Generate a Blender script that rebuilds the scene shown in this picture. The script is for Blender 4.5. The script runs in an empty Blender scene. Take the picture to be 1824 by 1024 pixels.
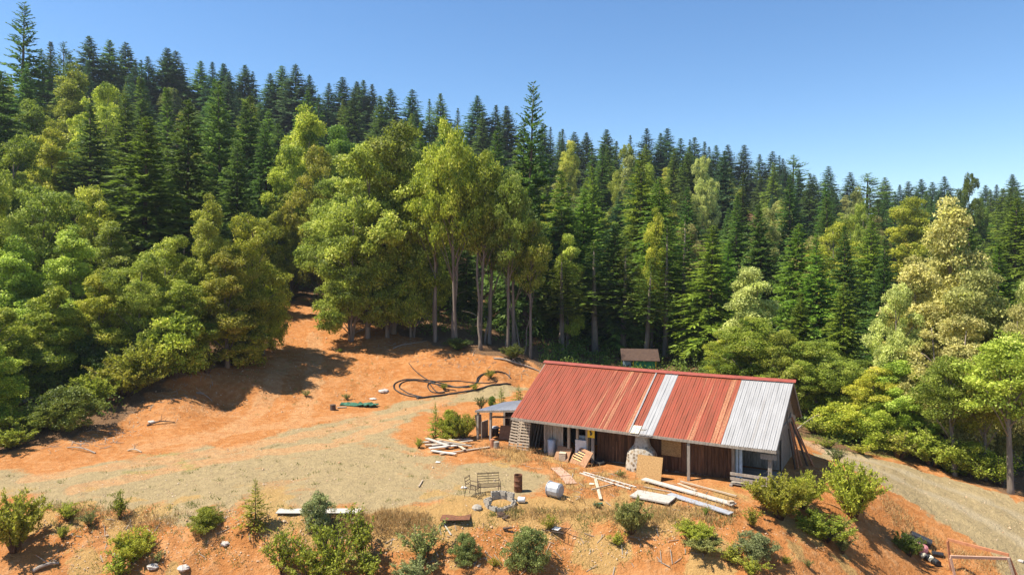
import bpy, math, random
import numpy as np
from mathutils import Vector, Matrix

SC = bpy.context.scene
COL = SC.collection
R = math.radians
rng = np.random.default_rng(7)
random.seed(7)

# ------------------------------------------------------------------ camera, sky, sun, exposure
FPX, CX, HZ, CAMZ = 1232.0, 912.0, 469.0, 12.0      # focal length, centre and horizon of the photograph in its pixels
cam_d = bpy.data.cameras.new('camera')
cam = bpy.data.objects.new('camera', cam_d); COL.objects.link(cam)
cam.location = (0, 0, CAMZ); cam.rotation_euler = (R(90), 0, 0)
cam_d.sensor_width = 36; cam_d.lens = 36 * FPX / 1824; cam_d.shift_y = -(512 - HZ) / 1824
cam_d.clip_start = 0.5; cam_d.clip_end = 3000
SC.camera = cam

SUN_EL, SUN_AZ = R(60), R(263)           # azimuth clockwise from +y
w = bpy.data.worlds.new("World"); SC.world = w; w.use_nodes = True
nt = w.node_tree; nt.nodes.clear()
sky = nt.nodes.new('ShaderNodeTexSky'); sky.sky_type = 'NISHITA'; sky.sun_disc = False
sky.sun_elevation = SUN_EL; sky.sun_rotation = SUN_AZ
sky.altitude = 600; sky.air_density = 1.0; sky.dust_density = 0.1; sky.ozone_density = 3.0
bg = nt.nodes.new('ShaderNodeBackground'); bg.inputs[1].default_value = 0.09
wo = nt.nodes.new('ShaderNodeOutputWorld')
shs = nt.nodes.new('ShaderNodeHueSaturation'); shs.inputs['Saturation'].default_value = 1.16
nt.links.new(sky.outputs[0], shs.inputs['Color']); nt.links.new(shs.outputs[0], bg.inputs[0]); nt.links.new(bg.outputs[0], wo.inputs[0])

sun_d = bpy.data.lights.new('sun', 'SUN'); sun_d.energy = 4.9; sun_d.angle = R(0.5); sun_d.color = (1.0, 0.94, 0.83)
sun = bpy.data.objects.new('sun', sun_d); COL.objects.link(sun)
sv = Vector((math.sin(SUN_AZ) * math.cos(SUN_EL), math.cos(SUN_AZ) * math.cos(SUN_EL), math.sin(SUN_EL)))
sun.rotation_euler = sv.to_track_quat('Z', 'Y').to_euler(); sun.location = (-40, 30, 60)

SC.view_settings.view_transform = 'Standard'; SC.view_settings.look = 'None'
SC.view_settings.exposure = 1.05; SC.view_settings.gamma = 1.0
SC.render.engine = 'CYCLES'
cy = SC.cycles
cy.max_bounces = 6; cy.diffuse_bounces = 3; cy.glossy_bounces = 2; cy.transmission_bounces = 3; cy.transparent_max_bounces = 4
cy.use_denoising = True
try: cy.denoising_prefilter = 'ACCURATE'
except Exception: pass

# ------------------------------------------------------------------ helpers: materials
def mat(name, c1, c2=None, rough=0.8, scale=6.0, stretch=(1, 1, 1), metallic=0.0, bump=0.0, tone=False, detail=6, spec=0.3, lo=.35, hi=.65):
    m = bpy.data.materials.new(name); m.use_nodes = True
    t = m.node_tree; b = t.nodes['Principled BSDF']
    b.inputs['Roughness'].default_value = rough; b.inputs['Metallic'].default_value = metallic
    b.inputs['Specular IOR Level'].default_value = spec
    c2 = c2 or tuple(x * .7 for x in c1)
    tc = t.nodes.new('ShaderNodeTexCoord'); mp = t.nodes.new('ShaderNodeMapping'); mp.inputs['Scale'].default_value = stretch
    nz = t.nodes.new('ShaderNodeTexNoise'); nz.inputs['Scale'].default_value = scale; nz.inputs['Detail'].default_value = detail
    nz.inputs['Roughness'].default_value = .65
    t.links.new(tc.outputs['Object'], mp.inputs[0]); t.links.new(mp.outputs[0], nz.inputs['Vector'])
    rp = t.nodes.new('ShaderNodeValToRGB')
    rp.color_ramp.elements[0].position = lo; rp.color_ramp.elements[1].position = hi
    rp.color_ramp.elements[0].color = (*c2, 1); rp.color_ramp.elements[1].color = (*c1, 1)
    t.links.new(nz.outputs['Fac'], rp.inputs[0])
    out = rp.outputs[0]
    if tone:
        at = t.nodes.new('ShaderNodeAttribute'); at.attribute_name = 'tone'
        hs = t.nodes.new('ShaderNodeHueSaturation')
        mr = t.nodes.new('ShaderNodeMapRange'); mr.inputs['To Min'].default_value = .55; mr.inputs['To Max'].default_value = 1.5
        t.links.new(at.outputs['Fac'], mr.inputs['Value']); t.links.new(mr.outputs[0], hs.inputs['Value']); t.links.new(out, hs.inputs['Color'])
        out = hs.outputs[0]
    t.links.new(out, b.inputs['Base Color'])
    if bump:
        bp = t.nodes.new('ShaderNodeBump'); bp.inputs['Strength'].default_value = 1; bp.inputs['Distance'].default_value = bump
        t.links.new(nz.outputs['Fac'], bp.inputs['Height']); t.links.new(bp.outputs[0], b.inputs['Normal'])
    return m

def leaf_mat(name, dark, light, accent=None, acc_pos=.8, transl=.35, rough=.55):
    """leaves: colour per leaf (attribute tone), per-plant hue shift, light passing through"""
    m = bpy.data.materials.new(name); m.use_nodes = True
    t = m.node_tree; t.nodes.clear()
    out = t.nodes.new('ShaderNodeOutputMaterial')
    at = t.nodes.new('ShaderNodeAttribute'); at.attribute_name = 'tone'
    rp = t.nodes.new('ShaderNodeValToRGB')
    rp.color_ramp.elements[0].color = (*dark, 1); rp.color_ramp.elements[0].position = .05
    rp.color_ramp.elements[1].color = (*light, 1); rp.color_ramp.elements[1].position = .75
    if accent:
        e = rp.color_ramp.elements.new(acc_pos + .06); e.color = (*accent, 1)
        rp.color_ramp.elements[1].position = acc_pos - .04
    t.links.new(at.outputs['Fac'], rp.inputs[0])
    oi = t.nodes.new('ShaderNodeObjectInfo')
    hs = t.nodes.new('ShaderNodeHueSaturation')
    m1 = t.nodes.new('ShaderNodeMapRange'); m1.inputs['To Min'].default_value = .478; m1.inputs['To Max'].default_value = .522
    m2 = t.nodes.new('ShaderNodeMapRange'); m2.inputs['To Min'].default_value = .72; m2.inputs['To Max'].default_value = 1.28
    fr = t.nodes.new('ShaderNodeMath'); fr.operation = 'MULTIPLY'; fr.inputs[1].default_value = 7.31
    fr2 = t.nodes.new('ShaderNodeMath'); fr2.operation = 'FRACT'
    t.links.new(oi.outputs['Random'], m1.inputs['Value']); t.links.new(oi.outputs['Random'], fr.inputs[0]); t.links.new(fr.outputs[0], fr2.inputs[0])
    t.links.new(fr2.outputs[0], m2.inputs['Value'])
    t.links.new(m1.outputs[0], hs.inputs['Hue']); t.links.new(m2.outputs[0], hs.inputs['Value']); t.links.new(rp.outputs[0], hs.inputs['Color'])
    b = t.nodes.new('ShaderNodeBsdfPrincipled'); b.inputs['Roughness'].default_value = rough; b.inputs['Specular IOR Level'].default_value = .3
    tr = t.nodes.new('ShaderNodeBsdfTranslucent')
    mx = t.nodes.new('ShaderNodeMixShader'); mx.inputs[0].default_value = transl
    t.links.new(hs.outputs[0], b.inputs['Base Color']); t.links.new(hs.outputs[0], tr.inputs['Color'])
    t.links.new(b.outputs[0], mx.inputs[1]); t.links.new(tr.outputs[0], mx.inputs[2]); t.links.new(mx.outputs[0], out.inputs[0])
    return m

# ------------------------------------------------------------------ helpers: meshes
class MB:
    def __init__(s): s.v = []; s.f = []; s.t = []; s.n = 0
    def add(s, v, f, tone=.5):
        v = np.asarray(v, float).reshape(-1, 3)
        s.v.append(v)
        f = [[int(i) + s.n for i in q] for q in f] if not isinstance(f, np.ndarray) else (f + s.n).tolist()
        s.f += f
        s.t += (list(tone) if hasattr(tone, '__len__') else [tone] * len(f))
        s.n += len(v); return s
    def box(s, lo, hi, tone=.5, M=None):
        x0, y0, z0 = lo; x1, y1, z1 = hi
        v = np.array([(x0,y0,z0),(x1,y0,z0),(x1,y1,z0),(x0,y1,z0),(x0,y0,z1),(x1,y0,z1),(x1,y1,z1),(x0,y1,z1)], float)
        if M is not None: v = np.array([M @ Vector(p) for p in v])
        return s.add(v, [(0,3,2,1),(4,5,6,7),(0,1,5,4),(1,2,6,5),(2,3,7,6),(3,0,4,7)], tone)
    def bar(s, p, q, wd, th=None, tone=.5, up=(0, 0, 1)):
        """rectangular bar from p to q"""
        p = Vector(p); q = Vector(q); th = th or wd
        d = (q - p); L = d.length; d.normalize(); up = Vector(up)
        if abs(d.dot(up)) > .98: up = Vector((0, 1, 0))
        sx = d.cross(up).normalized(); u = sx.cross(d)
        M = Matrix(((d.x, sx.x, u.x, p.x), (d.y, sx.y, u.y, p.y), (d.z, sx.z, u.z, p.z), (0, 0, 0, 1)))
        return s.box((0, -wd/2, -th/2), (L, wd/2, th/2), tone, M)
    def tube(s, pts, rad, n=7, tone=.5, cap=True):
        pts = [Vector(p) for p in pts]; m = len(pts)
        rad = list(rad) if hasattr(rad, '__len__') else [rad] * m
        rings = []; prev = None
        for i, p in enumerate(pts):
            d = (pts[min(i+1, m-1)] - pts[max(i-1, 0)]).normalized()
            if prev is None:
                a = d.orthogonal().normalized()
            else:
                a = (prev - d * prev.dot(d)).normalized()
            prev = a; b = d.cross(a)
            for k in range(n):
                t = 2 * math.pi * k / n
                rings.append(p + (a * math.cos(t) + b * math.sin(t)) * rad[i])
        f = [(i*n+k, i*n+(k+1) % n, (i+1)*n+(k+1) % n, (i+1)*n+k) for i in range(m-1) for k in range(n)]
        if cap: f += [tuple(range(n-1, -1, -1)), tuple((m-1)*n+k for k in range(n))]
        return s.add([tuple(r) for r in rings], f, tone)
    def lathe(s, prof, n=20, tone=.5, sx=1, sy=1):
        """prof: list of (radius, z)"""
        v = [(r*sx*math.cos(2*math.pi*k/n), r*sy*math.sin(2*math.pi*k/n), z) for r, z in prof for k in range(n)]
        m = len(prof)
        f = [(i*n+k, i*n+(k+1) % n, (i+1)*n+(k+1) % n, (i+1)*n+k) for i in range(m-1) for k in range(n)]
        return s.add(v, f, tone)
    def disc(s, r, z, n=20, tone=.5, sx=1, sy=1):
        return s.add([(r*sx*math.cos(2*math.pi*k/n), r*sy*math.sin(2*math.pi*k/n), z) for k in range(n)], [tuple(range(n))], tone)
    def mesh(s, name, m, smooth=False):
        me = bpy.data.meshes.new(name)
        v = np.concatenate(s.v) if s.v else np.zeros((0, 3))
        me.from_pydata(v.tolist(), [], s.f)
        a = me.attributes.new('tone', 'FLOAT', 'FACE'); a.data.foreach_set('value', np.asarray(s.t, dtype=np.float32))
        if m is not None: me.materials.append(m)
        if smooth: me.shade_smooth()
        me.update(); return me
    def build(s, name, m, parent=None, loc=(0, 0, 0), rot=(0, 0, 0), smooth=False, label=None):
        o = bpy.data.objects.new(name, s.mesh(name, m, smooth)); COL.objects.link(o)
        o.location = loc; o.rotation_euler = rot
        if parent: o.parent = parent
        if label: o['label'] = label
        return o

def tag(o, label, cat, group=None, kind=None):
    if label: o['label'] = label
    if cat: o['category'] = cat
    if group: o['group'] = group
    if kind: o['kind'] = kind
    return o
def thing(name, label, cat, loc=(0, 0, 0), rz=0, group=None):
    o = bpy.data.objects.new(name, None); COL.objects.link(o); o.empty_display_size = .3
    o.location = loc; o.rotation_euler = (0, 0, rz) if not hasattr(rz, '__len__') else rz
    return tag(o, label, cat, group)

# ------------------------------------------------------------------ terrain
def W(px, py=None, d=None, z=None):
    """photo pixel + depth (or height) -> world point"""
    if d is None: d = (CAMZ - z) * FPX / (py - HZ)
    if z is None: z = CAMZ - (py - HZ) / FPX * d
    return ((px - CX) / FPX * d, d, z)
cp = []
for px, py in [(-120,850),(-40,858),(0,872),(80,905),(200,908),(330,920),(430,928),(540,920),(700,915),(830,915),(950,908),(1080,912),(1200,922),(1310,922),   # yard lip
               (100,860),(300,830),(300,870),(500,800),(500,860),(700,760),(700,850),(900,830),(1000,870),(1100,850),(800,725),(560,765),(-40,845),(40,830),(820,705),(920,692),
               (960,800),(1060,815),(1180,845),(1260,868),(870,780),(900,740),(640,735),(1200,890)]:
    cp.append(W(px, py, z=0.0))
for px, py, d in [(400,735,56),(500,620,71),(430,680,58.5),(300,718,52),(540,530,92),(600,580,79),(650,640,69),(560,680,62.5),(700,600,76),(740,660,66.5),(600,715,59),
                  (752,612,73),(800,668,65.5),(900,642,69),(900,682,65),(850,624,71),(950,648,69.5),(680,690,63.5),(330,745,50.5),
                  (0,800,44),(150,760,47.5),(80,720,52),(330,652,58),(200,692,55),(430,640,64),(0,600,66),(300,560,77),(460,560,80),(-150,780,46),(-150,600,64),
                  (230,770,49), (480,600,74)]:
    cp.append(W(px, py, d=d))
# right: bench under the cabin, slope, road going down to the right
for px, py, d in [(1137,660,77),(1300,650,76),(1400,760,50),(1440,792,48),(1600,800,51),(1600,823,48.6),(1700,853,46.2),(1824,893,43.8),(1950,935,41.5),
                  (1500,806,48),(1560,862,41),(1640,925,38.2),(1720,985,36.2),(1824,1024,35.4),(1930,1090,33.5),(1640,1000,36.0),
                  (1400,905,34.6),(1480,900,36),(1420,1000,30.6),(1560,960,35.2),(1340,1024,29.4),(1500,860,39),(1400,845,39.5),(1520,1024,31.6),(1750,1060,33.5),(1640,1080,32.5),
                  (1700,800,56),(1824,830,55),(1950,850,54),(1500,740,62),(1700,740,72),(1900,760,70)]:
    cp.append(W(px, py, d=d))
for px in (-200,0,200,400,600,800,1000,1200):      # embankment towards the camera
    for d, z in ((30.2,-1.9),(26,-4.3),(20,-8.5),(8,-14),(-20,-18)):
        cp.append(((px-CX)/FPX*max(d,24), d, z))
for px in (1450,1700,1950):
    for d, z in ((26,-5.5),(18,-8),(0,-14),(-20,-18)):
        cp.append(((px-CX)/FPX*max(d,24), d, z))
SKY_PX = [-300,35,100,200,300,400,500,600,700,800,900,1000,1075,1200,1320,1400,1470,1600,1750,1850,2200]
SKY_PY = [-60,50,78,75,90,110,120,140,158,175,190,228,238,240,258,278,300,325,322,312,330]
def skyline(px): return np.interp(px, SKY_PX, SKY_PY)
def sky_depth(px): return np.interp(px, [-300, 0, 500, 900, 1200, 1500, 1900, 2200], [185, 190, 220, 235, 255, 280, 300, 310])
def base_d(px): return np.interp(px, [-300,0,300,540,700,950,1150,1400,1600,2200], [66,68,80,95,80,74,80,78,80,80])
def base_z(px): return np.interp(px, [-300,0,300,540,700,950,1150,1400,1600,2200], [5.5,5.5,7.2,7.8,4.8,2.6,.6,-.3,0,0])
for px in np.arange(-400, 2300, 130):
    D = sky_depth(px); zs = CAMZ + (HZ - skyline(px)) / FPX * D - 23
    d0, z0 = base_d(px) + 10, base_z(px) + 1.2
    for k in (0, .25, .5, .75, 1.0):
        d = d0 + (D - d0) * k; z = z0 + (zs - z0) * (k * .82 + .18 * k * k)
        cp.append(((px-CX)/FPX*d, d, z))
    cp.append(((px-CX)/FPX*(D+50), D+50, zs-14)); cp.append(((px-CX)/FPX*(D+250), D+250, zs-70)); cp.append(((px-CX)/FPX*(D+600), D+600, zs-120))
for x, y, z in [(-160,20,10),(-110,40,9),(-90,0,-8),(160,20,-10),(120,40,-4),(-200,-60,-10),(200,-60,-20),(0,-60,-20)]:
    cp.append((x, y, z))
CP = np.array(cp)
def _rbf_fit():
    P = CP[:, :2]; n = len(P)
    K = np.hypot(P[:, None, 0]-P[None, :, 0], P[:, None, 1]-P[None, :, 1]) - np.eye(n) * .35
    A = np.zeros((n+3, n+3)); A[:n, :n] = K; A[:n, n] = 1; A[:n, n+1:] = P; A[n, :n] = 1; A[n+1:, :n] = P.T
    return np.linalg.solve(A, np.concatenate([CP[:, 2], np.zeros(3)]))
RW = _rbf_fit()
_nr = np.random.default_rng(3)
WAVES = [(_nr.uniform(0, 6.28), 2*math.pi/l, a, _nr.uniform(0, 6.28)) for l, a in
         [(.9,.010),(1.3,.014),(1.9,.018),(2.6,.022),(3.7,.03),(5.5,.04),(8,.05),(1.1,.012),(1.6,.016),(2.2,.02)]]
def T(x, y):
    x = np.atleast_1d(np.asarray(x, float)); y = np.atleast_1d(np.asarray(y, float))
    n = len(CP); z = np.empty(len(x))
    for i in range(0, len(x), 8000):
        a, b = x[i:i+8000], y[i:i+8000]
        z[i:i+8000] = np.hypot(a[:, None]-CP[None, :, 0], b[:, None]-CP[None, :, 1]) @ RW[:n] + RW[n] + RW[n+1]*a + RW[n+2]*b
    amp = np.where((np.abs(z) < .35) & (y < 62), .5, 1.15)
    for th, k, a, p in WAVES:
        z = z + amp * a * np.sin(k*(x*math.cos(th)+y*math.sin(th)) + p + .8*np.sin(k*.37*(y*math.cos(th)-x*math.sin(th))))
    rill = np.clip((34.5-y)/2, 0, 1)*(y > 24)
    z = z - rill*.07*np.abs(np.sin(2.1*x+.5*np.sin(1.3*y+x*.7)+1.2*np.sin(.9*x)))-rill*.04*np.sin(5.3*x+.8*np.sin(2*y))
    return z
def t1(x, y): return float(T(x, y)[0])
_DS = np.concatenate([np.arange(25, 80, .08), np.arange(80, 160, .4)])
def G(px, py):
    """the ground point seen at a photo pixel"""
    x = (px-CX)/FPX*_DS; h = CAMZ-(py-HZ)/FPX*_DS - T(x, _DS)
    k = np.argmax(h <= 0) if (h <= 0).any() else len(_DS)-1
    d = _DS[k]
    return Vector(((px-CX)/FPX*d, d, t1((px-CX)/FPX*d, d)))

def sdist(poly, X, Y):
    """signed distance (positive inside) to a polygon"""
    inside = np.zeros(len(X), bool); dm = np.full(len(X), 1e9)
    n = len(poly)
    for i in range(n):
        x0, y0 = poly[i]; x1, y1 = poly[(i+1) % n]
        ex, ey = x1-x0, y1-y0; L2 = ex*ex+ey*ey+1e-9
        t = np.clip(((X-x0)*ex+(Y-y0)*ey)/L2, 0, 1)
        dm = np.minimum(dm, np.hypot(X-x0-t*ex, Y-y0-t*ey))
        c = ((y0 > Y) != (y1 > Y)) & (X < (x1-x0)*(Y-y0)/(y1-y0+1e-12)+x0)
        inside ^= c
    return np.where(inside, dm, -dm)
def GP(l): return [tuple(G(a, b)[:2]) for a, b in l]
def linedist(pts, X, Y):
    dm = np.full(len(X), 1e9)
    for (x0, y0), (x1, y1) in zip(pts[:-1], pts[1:]):
        ex, ey = x1-x0, y1-y0
        t = np.clip(((X-x0)*ex+(Y-y0)*ey)/(ex*ex+ey*ey+1e-9), 0, 1)
        dm = np.minimum(dm, np.hypot(X-x0-t*ex, Y-y0-t*ey))
    return dm

YARD = GP([(-140,852),(0,838),(90,842),(250,812),(330,800),(430,795),(520,765),(620,742),(720,716),(800,702),(930,688),(945,694),(900,708),(800,722),(735,745),(702,772),(730,795),(790,815),
           (900,828),(985,846),(960,885),(830,902),(640,908),(480,925),(330,928),(200,912),(80,905),(0,880),(-140,870)])
CLEAR = GP([(-160,840),(0,806),(120,785),(215,765),(262,705),(330,664),(430,652),(488,610),(503,548),(540,524),(580,540),(640,574),(720,598),(780,612),(850,628),(920,644),(968,658)]) + \
        [(2, 60), (12, 56), (16, 49.5)] + GP([(1440,782),(1500,798),(1600,816),(1700,846),(1824,886),(1960,925)]) + [(60, 10), (30, -30), (-60, -30), (-60, 30)]
_O, _e1, _e2 = Vector((-.07, 43.6, 0)), Vector((.870, -.493, 0)), Vector((.493, .870, 0))
ROAD = [tuple((_O+_e1*16.4+_e2*15)[:2])] + GP([(1442,786),(1500,801),(1600,822),(1700,854),(1824,894),(1960,935)]) + [(40, 34), (37, 27), (28, 30)] + GP([(1824,1060),(1760,990),(1690,935),(1620,898),(1560,858),(1490,822),(1440,802)]) + [tuple((_O+_e1*17.0+_e2*9)[:2])]
STRAW_L = GP([(560,935),(660,935),(760,930),(900,905),(1060,905),(1200,915)])
FRONT = GP([(830,790),(960,800),(1080,835),(1200,865),(1330,890),(1300,915),(1080,905),(960,900),(985,846),(880,825)])

def grid_axis(segs):
    out = [segs[0][0]]
    for a, b, st in segs:
        n = max(1, int(round((b-a)/st))); out += [a+(b-a)*(i+1)/n for i in range(n)]
    return np.array(out)
gx = grid_axis([(-900,-300,60),(-300,-120,10),(-120,-48,3),(-48,-34,1),(-34,38,.27),(38,50,1),(50,130,3),(130,320,10),(320,900,60)])
gy = grid_axis([(-160,0,20),(0,24,3),(24,28,.6),(28,36,.24),(36,72,.33),(72,100,.9),(100,160,3),(160,330,6),(330,960,60)])
NX, NY = len(gx), len(gy)
XX, YY = np.meshgrid(gx, gy); XF, YF = XX.ravel(), YY.ravel()
ZF = T(XF, YF)
def fbm(x, y, l, seed):
    r = np.random.default_rng(seed); o = np.zeros(len(x)); a = 1; s = 0
    for k in range(4):
        for _ in range(3):
            th, p, q = r.uniform(0, 6.28, 3); kk = 2*math.pi/l*r.uniform(.8, 1.3)
            o += a*np.sin(kk*(x*np.cos(th)+y*np.sin(th))+p+1.3*np.sin(kk*.6*(y*np.cos(th)-x*np.sin(th))+q)); s += a
        l *= .5; a *= .55
    return o/s*1.6
n1, n2, n3 = fbm(XF, YF, 5, 1), fbm(XF, YF, 2.2, 2), fbm(XF, YF, 9, 3)
sy_ = sdist(YARD, XF, YF) + n1*.7 + n2*.45
sr_ = sdist(ROAD, XF, YF) + n2*.5
sc_ = sdist(CLEAR, XF, YF) + n1*.9
sf_ = sdist(FRONT, XF, YF) + n1*1.2
def sm(x, a, b): t = np.clip((x-a)/(b-a), 0, 1); return t*t*(3-2*t)
gravel = np.maximum(sm(sy_, -1.5, 1.7)*(1-.45*sm(n3+.5*n2, .0, .7)), sm(sr_, -.3, .5))
TRK = [GP(l) for l in ([(60,852),(250,826),(420,800),(560,772),(680,745),(790,715)], [(150,868),(330,830),(480,806),(600,790),(700,752)], [(250,800),(400,770),(540,752),(650,738)],
                       [(500,640),(480,700),(420,760),(330,800)], [(560,600),(560,690),(520,760)])]
trk = np.zeros(len(XF))
for l in TRK: trk = np.maximum(trk, sm(linedist(l, XF, YF)+n2*.45, 1.35, .25))
RTRK = [GP(l) for l in ([(1440,792),(1520,815),(1620,845),(1720,880),(1824,925)], [(1450,798),(1540,830),(1640,872),(1740,920),(1824,965)])]
rtrk = np.zeros(len(XF))
for l in RTRK: rtrk = np.maximum(rtrk, sm(linedist(l, XF, YF)+n2*.2, .75, .2))
straw = np.maximum(sm(linedist(STRAW_L, XF, YF)+n1*.5, 1.6, .3), sm(sf_, -.6, 1.0)*sm(n2+n1*.6, -.5, .4)*.8)
straw = np.maximum(straw, .9*sm(n1+n3, .15, .8)*sm(YF, 40, 34)*(XF < 16))
grassm = np.maximum(.5*sm(linedist(GP([(250,812),(320,808),(340,838),(225,842)]), XF, YF)+n2*.7, 1.0, .0), sm(linedist(GP([(1440,778),(1500,792),(1560,805),(1640,820)]), XF, YF)+n2*.4, 1.5, .2))
litter = sm(-sc_, -1.0, .8)
FACES = (np.arange((NY-1)*(NX-1)).reshape(NY-1, NX-1) // (NX-1) * NX + np.arange(NX-1)[None, :]).reshape(-1)
FQ = np.stack([FACES, FACES+1, FACES+NX+1, FACES+NX], 1)
fc = lambda a: a[FQ].mean(1)
cls = np.zeros(len(FQ), int)
cls[fc(sc_) < -.1] = 3
cls[(fc(sdist(YARD, XF, YF)+n1*.7) > 0)] = 1
cls[(fc(sr_) > 0)] = 2

def ground_mat():
    m = bpy.data.materials.new('ground'); m.use_nodes = True
    t = m.node_tree; N = t.nodes; L = t.links; b = N['Principled BSDF']
    b.inputs['Roughness'].default_value = .95; b.inputs['Specular IOR Level'].default_value = .08
    geo = N.new('ShaderNodeNewGeometry')
    def noise(sc, det=6, stretch=None, rough=.6):
        n = N.new('ShaderNodeTexNoise'); n.inputs['Scale'].default_value = sc; n.inputs['Detail'].default_value = det; n.inputs['Roughness'].default_value = rough
        if stretch:
            mp = N.new('ShaderNodeMapping'); mp.inputs['Scale'].default_value = stretch[0]; mp.inputs['Rotation'].default_value = (0, 0, stretch[1])
            L.new(geo.outputs['Position'], mp.inputs[0]); L.new(mp.outputs[0], n.inputs['Vector'])
        else: L.new(geo.outputs['Position'], n.inputs['Vector'])
        return n.outputs['Fac']
    def ramp(f, stops):
        r = N.new('ShaderNodeValToRGB'); e = r.color_ramp.elements
        e[0].position, e[0].color = stops[0][0], (*stops[0][1], 1); e[1].position, e[1].color = stops[-1][0], (*stops[-1][1], 1)
        for p, c in stops[1:-1]: q = e.new(p); q.color = (*c, 1)
        L.new(f, r.inputs[0]); return r.outputs[0]
    def attr(n):
        a = N.new('ShaderNodeAttribute'); a.attribute_name = n; return a.outputs['Fac']
    def math_(op, a, bb):
        x = N.new('ShaderNodeMath'); x.operation = op; x.use_clamp = op != 'SUBTRACT'
        for i, q in enumerate((a, bb)):
            if isinstance(q, (int, float)): x.inputs[i].default_value = q
            else: L.new(q, x.inputs[i])
        return x.outputs[0]
    def mix(f, a, bb):
        x = N.new('ShaderNodeMix'); x.data_type = 'RGBA'
        L.new(f, x.inputs['Factor']); L.new(a, x.inputs['A']); L.new(bb, x.inputs['B']); return x.outputs['Result']
    def soft(mask, nf, k=.55):
        """break the edge of a mask with noise"""
        r = N.new('ShaderNodeMapRange'); r.inputs['From Min'].default_value = .38; r.inputs['From Max'].default_value = .62
        s = N.new('ShaderNodeMath'); s.operation = 'MULTIPLY_ADD'; L.new(nf, s.inputs[0]); s.inputs[1].default_value = k
        a = N.new('ShaderNodeMath'); a.operation = 'SUBTRACT'; L.new(mask, a.inputs[0]); a.inputs[1].default_value = k*.5
        L.new(a.outputs[0], s.inputs[2]); L.new(s.outputs[0], r.inputs['Value'])
        return r.outputs[0]
    nA, nB, nC, nD = noise(.35, 8), noise(2.2, 8), noise(9, 6), noise(30, 4, rough=.7)
    dirt = ramp(nA, [(.3, (.34,.130,.038)), (.5, (.40,.168,.053)), (.7, (.48,.245,.105))])
    dirt2 = ramp(nB, [(.3, (.28,.098,.029)), (.5, (.39,.160,.050)), (.72, (.51,.30,.15))])
    x1 = N.new('ShaderNodeMix'); x1.data_type = 'RGBA'; x1.inputs['Factor'].default_value = .5
    L.new(dirt, x1.inputs['A']); L.new(dirt2, x1.inputs['B']); base = x1.outputs['Result']
    grav = ramp(nD, [(.28, (.175,.128,.066)), (.5, (.315,.238,.125)), (.68, (.42,.33,.185)), (.78, (.56,.47,.32))])
    gravb = ramp(nB, [(.3, (.235,.175,.092)), (.7, (.40,.295,.148))])
    x2 = N.new('ShaderNodeMix'); x2.data_type = 'RGBA'; x2.inputs['Factor'].default_value = .55
    L.new(grav, x2.inputs['A']); L.new(gravb, x2.inputs['B'])
    col = mix(soft(attr('gravel'), nC, .7), base, x2.outputs['Result'])
    streak = noise(1.0, 5, ((.25, 2.2, 1), R(24)))
    trk_f = math_('MULTIPLY', soft(attr('track'), nC, .8), math_('MULTIPLY', streak, 1.25))
    col = mix(trk_f, col, ramp(nB, [(.3, (.40,.19,.08)), (.7, (.48,.28,.13))]))
    col = mix(math_('MULTIPLY', attr('wheel'), .5), col, ramp(nD, [(.3, (.30,.24,.155)), (.7, (.44,.37,.26))]))
    col = mix(math_('MULTIPLY', soft(attr('straw'), nC, .9), .85), col, ramp(nD, [(.25, (.23,.135,.042)), (.5, (.38,.235,.085)), (.75, (.50,.36,.165))]))
    col = mix(math_('MULTIPLY', soft(attr('grass'), nC, .9), .8), col, ramp(nD, [(.3, (.12,.13,.03)), (.7, (.30,.30,.08))]))
    col = mix(soft(attr('litter'), nC, .6), col, ramp(nD, [(.25, (.06,.032,.017)), (.5, (.16,.088,.044)), (.72, (.30,.20,.115))]))
    # pebbles and clods
    vo = N.new('ShaderNodeTexVoronoi'); vo.inputs['Scale'].default_value = 3.2; L.new(geo.outputs['Position'], vo.inputs['Vector'])
    pb = N.new('ShaderNodeMapRange'); pb.inputs['From Min'].default_value = .16; pb.inputs['From Max'].default_value = .10
    L.new(vo.outputs['Distance'], pb.inputs['Value'])
    sel = N.new('ShaderNodeMath'); sel.operation = 'GREATER_THAN'; sel.inputs[1].default_value = .72
    sp = N.new('ShaderNodeSeparateColor'); L.new(vo.outputs['Color'], sp.inputs[0]); L.new(sp.outputs[0], sel.inputs[0])
    col = mix(math_('MULTIPLY', math_('MULTIPLY', pb.outputs[0], sel.outputs[0]), .55), col, ramp(nC, [(.3, (.32,.18,.085)), (.7, (.52,.41,.28))]))
    L.new(col, b.inputs['Base Color'])
    bsum = N.new('ShaderNodeMath'); bsum.operation = 'MULTIPLY_ADD'; L.new(nC, bsum.inputs[0]); bsum.inputs[1].default_value = .5; L.new(nB, bsum.inputs[2])
    b2 = N.new('ShaderNodeMath'); b2.operation = 'MULTIPLY_ADD'; L.new(nD, b2.inputs[0]); b2.inputs[1].default_value = .2; L.new(bsum.outputs[0], b2.inputs[2])
    bp = N.new('ShaderNodeBump'); bp.inputs['Distance'].default_value = .26; bp.inputs['Strength'].default_value = .85
    L.new(b2.outputs[0], bp.inputs['Height']); L.new(bp.outputs[0], b.inputs['Normal'])
    return m
M_GROUND = ground_mat()
PTS = np.stack([XF, YF, ZF], 1)
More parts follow.
